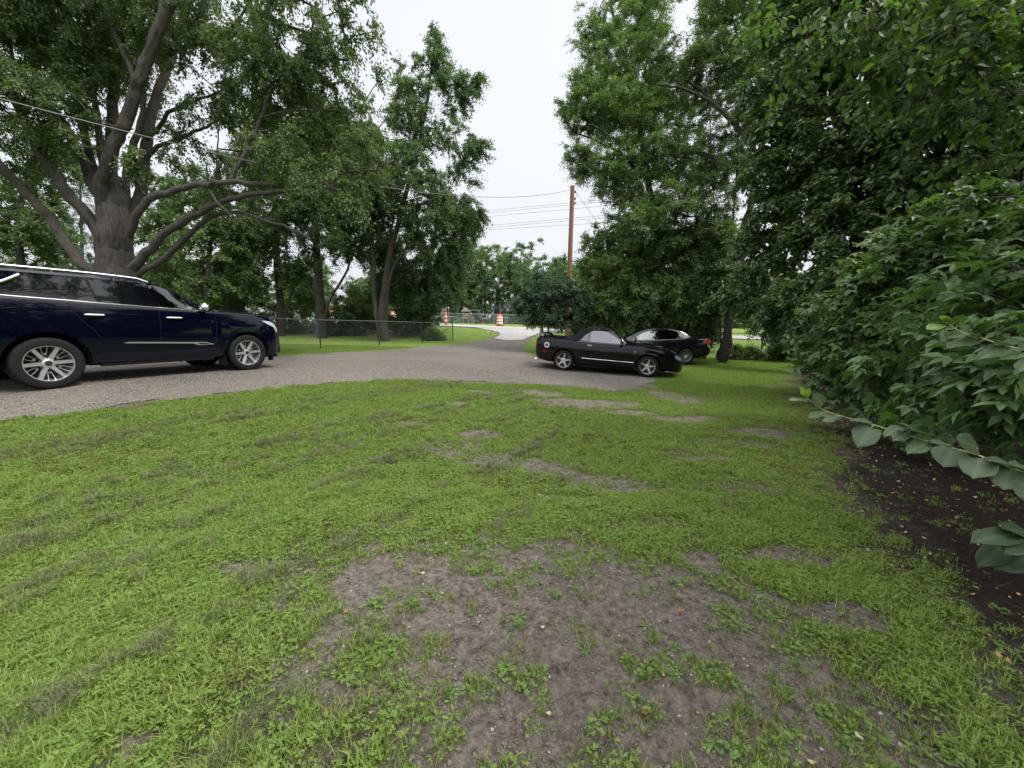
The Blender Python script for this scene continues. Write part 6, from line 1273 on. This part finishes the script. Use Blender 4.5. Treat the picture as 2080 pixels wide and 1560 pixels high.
# trampolines
def trampoline(u, D, r, h, label, bent=True):
    x, y, z = base_at(u, D); t = empty('trampoline', (x, y, z), 0, label, 'trampoline'); mb = MB(); ring = [(r*math.cos(a), r*math.sin(a), .85) for a in np.linspace(0, 2*math.pi, 33)]; mb.tube(ring, .05, 8); mb.build('frame', M_BLU, t, True)
    mb = MB(); mb.lathe([(.001,.84),(r*.88,.84),(r*.97,.87)], 32); mb.build('mat', M_NET, t); mb = MB()
    for k in range(6):
        a = k*math.pi/3+.3; c, s = math.cos(a), math.sin(a); mb.tube([(r*c,r*s,.85),(r*c,r*s,.03),(r*math.cos(a+.5),r*math.sin(a+.5),.03),(r*math.cos(a+.5),r*math.sin(a+.5),.85)], .03, 6)
    mb.build('legs', M_GALV, t, True)
    for k in range(6):
        a = k*math.pi/3+.55; c, s = math.cos(a), math.sin(a); mb = MB(); mb.tube([(r*1.03*c, r*1.03*s, .5), (r*1.03*c, r*1.03*s, h*.75), (r*.92*c, r*.92*s, h)], .035, 6); mb.build('net_pole', M_BLU, t, True)
    p0 = []; p1 = []; n_ = 44
    for k in range(n_):
        a = 2*math.pi*k/n_; p0.append((r*.95*math.cos(a), r*.95*math.sin(a), .9)); p1.append((r*.93*math.cos(a), r*.93*math.sin(a), h-.05))
    for zz in np.arange(1.0, h, .14):
        for k in range(24):
            a, b_ = 2*math.pi*k/24, 2*math.pi*(k+1)/24; p0.append((r*.94*math.cos(a), r*.94*math.sin(a), zz)); p1.append((r*.94*math.cos(b_), r*.94*math.sin(b_), zz))
    V, F = seg_tubes(np.array(p0), np.array(p1), np.full(len(p0), .016), np.full(len(p0), .016), 3); link('net', np_mesh('net', V, [F]), M_NET, t); return t
trampoline(902, 52, 2.1, 2.9, 'wide trampoline with blue bent net poles across the street')
trampoline(1016, 50.5, .95, 2.5, 'small netted trampoline just behind the orange drum')
# play set with slide
x, y, z = base_at(946, 51.5); t = empty('play_set', (x, y, z), .3, 'wooden climbing frame with small roof and green slide across the street', 'play set'); t.scale = (.8, .8, .85)
mb = MB()
for sx in (-.45, .45):
    for sy in (-.45, .45): mb.box((sx, sy, 1.0), (.1, .1, 2.0))
mb.box((0, 0, 1.0), (1.05, 1.05, .08)); mb.box((0, -.48, 1.35), (1.0, .04, .3)); mb.box((1.15, 0, .98), (.1, .1, 2.0), Matrix.Rotation(R(-18), 3, 'Y')); mb.box((.95, .3, .98), (.1, .1, 2.0), Matrix.Rotation(R(-12), 3, 'Y')); mb.build('tower', M_TAN, t)
mb = MB(); mb.add([(-.7,-.7,1.85),(.7,-.7,1.85),(.7,.7,1.85),(-.7,.7,1.85),(0,-.7,2.5),(0,.7,2.5)], [(0,1,4),(1,2,5,4),(2,3,5),(3,0,4,5),(0,3,2,1)]); mb.box((-.35,-.2,2.45),(.08,.08,.5)); mb.build('roof', M_TAN, t)
mb = MB(); pr = [(-.5,-.2,1.05),(-.9,-.2,.75),(-1.5,-.2,.35),(-1.9,-.2,.2),(-2.2,-.2,.2)]
for a, b_ in zip(pr[:-1], pr[1:]): mb.add([(a[0],-.5,a[2]),(b_[0],-.5,b_[2]),(b_[0],.1,b_[2]),(a[0],.1,a[2]),(a[0],-.5,a[2]+.18),(b_[0],-.5,b_[2]+.18),(b_[0],.1,b_[2]+.18),(a[0],.1,a[2]+.18)], [(0,1,2,3),(0,4,5,1),(3,2,6,7)])
mb.build('slide', M_GRN, t)
mb = MB(); mb.tube([(.5,0,2.1),(2.6,0,2.05)], .05, 8); mb.tube([(2.2,0,2.05),(3.3,-.3,.1)], .05, 8); mb.tube([(2.2,0,2.05),(2.6,.9,.1)], .05, 8); mb.build('swing_beam', M_BLU, t, True)
# riding mower
x, y, z = base_at(979, 49); t = empty('riding_mower', (x, y, z), .15, 'dark riding mower parked on the grass across the street', 'mower'); mb = MB(); mb.box((.1,0,.42),(1.1,.5,.18)); mb.box((-.55,0,.62),(.75,.45,.40),None,.85); mb.build('body', M_TRIMB, t); mb = MB(); mb.box((.45,0,.72),(.45,.45,.12)); mb.box((.68,0,.95),(.12,.45,.42)); mb.build('seat', M_SATIN, t)
mb = MB(); mb.tube([(-.15,0,.7),(.05,0,1.05)], .02, 6); mb.tube([(.05+.03*math.sin(a), .17*math.cos(a), 1.05+.15*math.sin(a)) for a in np.linspace(0,6.28,14)], .015, 6); mb.build('steering_wheel', M_TRIMB, t, True); mb = MB(); mb.box((.1,0,.2),(.8,1.1,.14)); mb.build('cutting_deck', M_AMBER, t)
for wx, r_ in ((-.75,.2),(.55,.28)):
    for sy in (-.4,.4): mb = MB(); mb.lathe([(.001,.08),(r_*.5,.08),(r_*.6,.1),(r_,.09),(r_,-.09),(r_*.6,-.1),(.001,-.08)], 18, Matrix.Translation((wx, sy, r_)) @ Matrix.Rotation(R(90),4,'X')); mb.build('wheel', M_RUB, t, True)
# globe lamp and mailbox
x, y, z = base_at(911.5, 47); t = empty('yard_lamp', (x, y, z), 0, 'thin pole with white globe beside the slim orange marker', 'lamp post'); mb = MB(); mb.tube([(0,0,0),(0,0,1.75)], .03, 8); mb.build('pole', M_GALV, t); mb = MB(); mb.lathe([(.001,1.98),(.08,1.95),(.12,1.86),(.08,1.77),(.001,1.74)], 16); mb.build('globe', M_WHITE, t, True)
x, y, z = base_at(1540, 35); t = empty('mailbox', (x, y, z), .2, 'white mailbox on a post across the street seen through the right gap', 'mailbox'); mb = MB(); mb.box((0,0,.5),(.09,.09,1.05)); mb.build('post', M_WHITE, t); mb = MB(); mb.box((-.05,0,1.12),(.5,.2,.16)); mb.lathe([(.1,-.25),(.1,.25)], 14, Matrix.Translation((-.05,0,1.2)) @ Matrix.Rotation(R(90),4,'Y')); mb.build('box', M_WHITE, t)
# heap of sandy soil seen between the left trunks
x, y, z = base_at(757, 29); nx = 22; xs_ = np.linspace(-1.5, 1.5, nx); X, Y = np.meshgrid(xs_, np.linspace(-.8, .8, 14)); Z = np.clip(1-np.hypot(X/1.4, Y/.75), 0, 1)*.55*(.6+.8*fbm(X*3, Y*3, 77))-.03
idx = np.arange(Z.size).reshape(Z.shape); q = np.stack([idx[:-1,:-1], idx[:-1,1:], idx[1:,1:], idx[1:,:-1]], -1).reshape(-1,4)
o = link('soil_heap', np_mesh('soil_heap', np.stack([X, Y, Z], -1).reshape(-1,3), [q], True), simple('sandy soil', (.42,.33,.24), .95, bump=.6, bscale=12, var=.3, vscale=4)); o.location = (x, y, z); tag(o, 'low heap of sandy soil beside the forked grey trunk', 'soil heap')

# ------------------------------------------------------------------ the near shoots with round leaves
M_ROUND = leaf_mat('round dusty green leaves', [(.030, .052, .026), (.060, .095, .046), (.105, .155, .075), (.24, .34, .07)], .28, .5, spec=.3)
M_STEM = simple('green yellow stem', (.27, .29, .09), .5)
def round_leaf(a, b_, width, nrm_, tint, rg_):
    """broad leaf from a to b_, wavy rounded edge, pointed tip, folded along a pale midrib"""
    a = Vector(a); ax = Vector(b_)-a; l = ax.length; d = ax.normalized(); s = d.cross(Vector(nrm_)).normalized(); n_ = s.cross(d).normalized(); V = []; F = []; T = []
    prof = [(0,.06),(-.03,.20),(.0,.34),(.12,.45),(.30,.50),(.50,.49),(.68,.41),(.82,.27),(.92,.11),(1.0,.0)]; J = (-1,-.8,-.55,-.28,0,.28,.55,.8,1); p1, p2 = rg_.uniform(0, 6), rg_.uniform(0, 6)
    for i, (t, w_) in enumerate(prof):
        for f in J:
            e_ = 1+.06*math.sin(t*26+p1+f*2)*(abs(f) > .9); z = abs(f)*w_*width*.17-.05*width*f*f*w_+l*(.03*math.sin(t*9+f*3+p2)*abs(f)-.10*t*t)+.012*width*math.sin(i*math.pi)*0
            z += .010*l*math.cos((t*7-abs(f)*2.2)*6.28)*(.2+abs(f))*(w_ > .1)
            V.append(a+d*(t*l)+s*(f*w_*width*e_)+n_*z); T.append(min(1, max(0, tint+(.22 if f == 0 else 0)+.05*math.cos((t*7-abs(f)*2.2)*6.28)+rg_.uniform(-.02, .02))))
    m_ = len(J)
    for i in range(len(prof)-1):
        for j in range(m_-1): q = i*m_+j; F.append((q, q+1, q+m_+1, q+m_))
    return V, F, T
def shoot(name, label, stem, leaves, r0=.0030, r1=.0012, seed=0, squash=1.0):
    """stem: (u, v, D); leaves: (u0, v0, u1, v1, D, width px, tint)"""
    rg_ = random.Random(seed); c = catmull([P(*q) for q in stem], 8); o = Vector(c[0]); t = empty(name, tuple(o), 0, label, 'plant shoot'); mb = MB(); m_ = len(c)
    mb.tube([Vector(p)-o for p in c], [r0+(r1-r0)*i/(m_-1) for i in range(m_)], 8)
    C_ = np.array(c)
    for k, (u0, v0, u1, v1, D, wpx, tn) in enumerate(leaves):
        foot = P(u0, v0, D); near = C_[np.argmin(np.linalg.norm(C_-foot, axis=1))]; f = Vector(foot); tip = Vector(P(u1, v1, D-.02-.03*rg_.random()))
        mb.tube([Vector(near)-o, (Vector(near)+f)/2-o+Vector((0, 0, .002)), f-o], .0011, 5)
        back = (f-Vector((0, 0, CAM_Z))).normalized()*.006; f = f+back; tip = tip+back*2; ln = (tip-f).length; w_ = wpx*D/FPX*.86; view = (Vector((0, 0, CAM_Z))-f).normalized()
        edge = w_ < ln*.62
        n0 = (Vector((0, -.25, 1)) if edge else view+Vector((rg_.uniform(-.2, .2), 0, .45))).normalized(); real_w = max(w_, ln*.42) if edge else w_
        V, F, T = round_leaf(f-o, tip-o, real_w, n0, tn, rg_)
        lf_ = np_mesh('leaf', [tuple(v_) for v_ in V], [np.array(F)], True, T); link('leaf', lf_, M_ROUND, t)
    mb.build('stem', M_STEM, t, True); return t
shoot('vine_shoot', 'long leafy shoot with round leaves reaching left over the bare soil',
 [(2200,1010,.96),(2120,978,.99),(2069,956,1.03),(1987,925,1.09),(1933,910,1.14),(1883,896,1.19),(1838,883,1.23),(1768,861,1.29),(1700,843,1.36),(1665,828,1.40),(1636,806,1.43)],
 [(1769,869,1743,905,1.28,50,.38),(1765,856,1727,850,1.30,14,.45),(1830,868,1795,884,1.22,26,.42),(1870,880,1834,856,1.20,44,.35),(1847,877,1814,893,1.20,20,.40),(1883,899,1843,918,1.17,30,.42),(1932,905,1888,892,1.16,18,.38),(1936,912,1918,947,1.12,60,.36),
  (1986,911,1948,889,1.10,50,.34),(1995,933,1977,969,1.07,60,.38),(2050,941,2004,929,1.06,18,.32),(2051,953,2040,992,1.03,64,.34),(2092,950,2058,941,1.02,22,.3),(2100,985,2085,1018,.99,50,.25),(1635,806,1630,781,1.42,13,1.0),(1637,806,1645,786,1.42,9,.9),(1637,813,1603,809,1.42,7,.75),(1670,822,1653,799,1.39,30,.55),(1680,839,1641,845,1.38,14,.5),(1704,846,1671,853,1.36,12,.5),(1722,850,1700,838,1.33,12,.45)], seed=5)
shoot('vine_shoot', 'upper shorter shoot with a bright yellow green tip before the box elder',
 [(2240,752,1.12),(2140,722,1.18),(2080,710,1.22),(2043,702,1.26),(1990,686,1.32),(1956,676,1.37),(1923,656,1.42)],
 [(1923,655,1916,637,1.42,14,1.0),(1920,657,1928,640,1.42,8,.9),(1918,661,1887,664,1.42,8,.8),(1985,682,1941,664,1.33,20,.45),(1985,690,1923,701,1.33,16,.42),(2043,700,2010,683,1.27,26,.38),(2045,706,1987,725,1.26,22,.42),(2092,712,2056,706,1.21,26,.35),(2100,730,2068,752,1.18,30,.4)], seed=6)
shoot('leafy_shoot', 'cluster of grey green drooping leaves low at the right border',
 [(2240,1130,.98),(2150,1112,1.0),(2100,1100,1.02),(2060,1092,1.03)],
 [(2058,1086,1976,1094,1.0,24,.22),(2100,1086,2040,1066,1.02,24,.25),(2098,1096,2044,1116,1.0,30,.24),(2038,1108,1988,1148,1.04,14,.15),(2105,1128,2022,1152,1.02,28,.12)], seed=7)
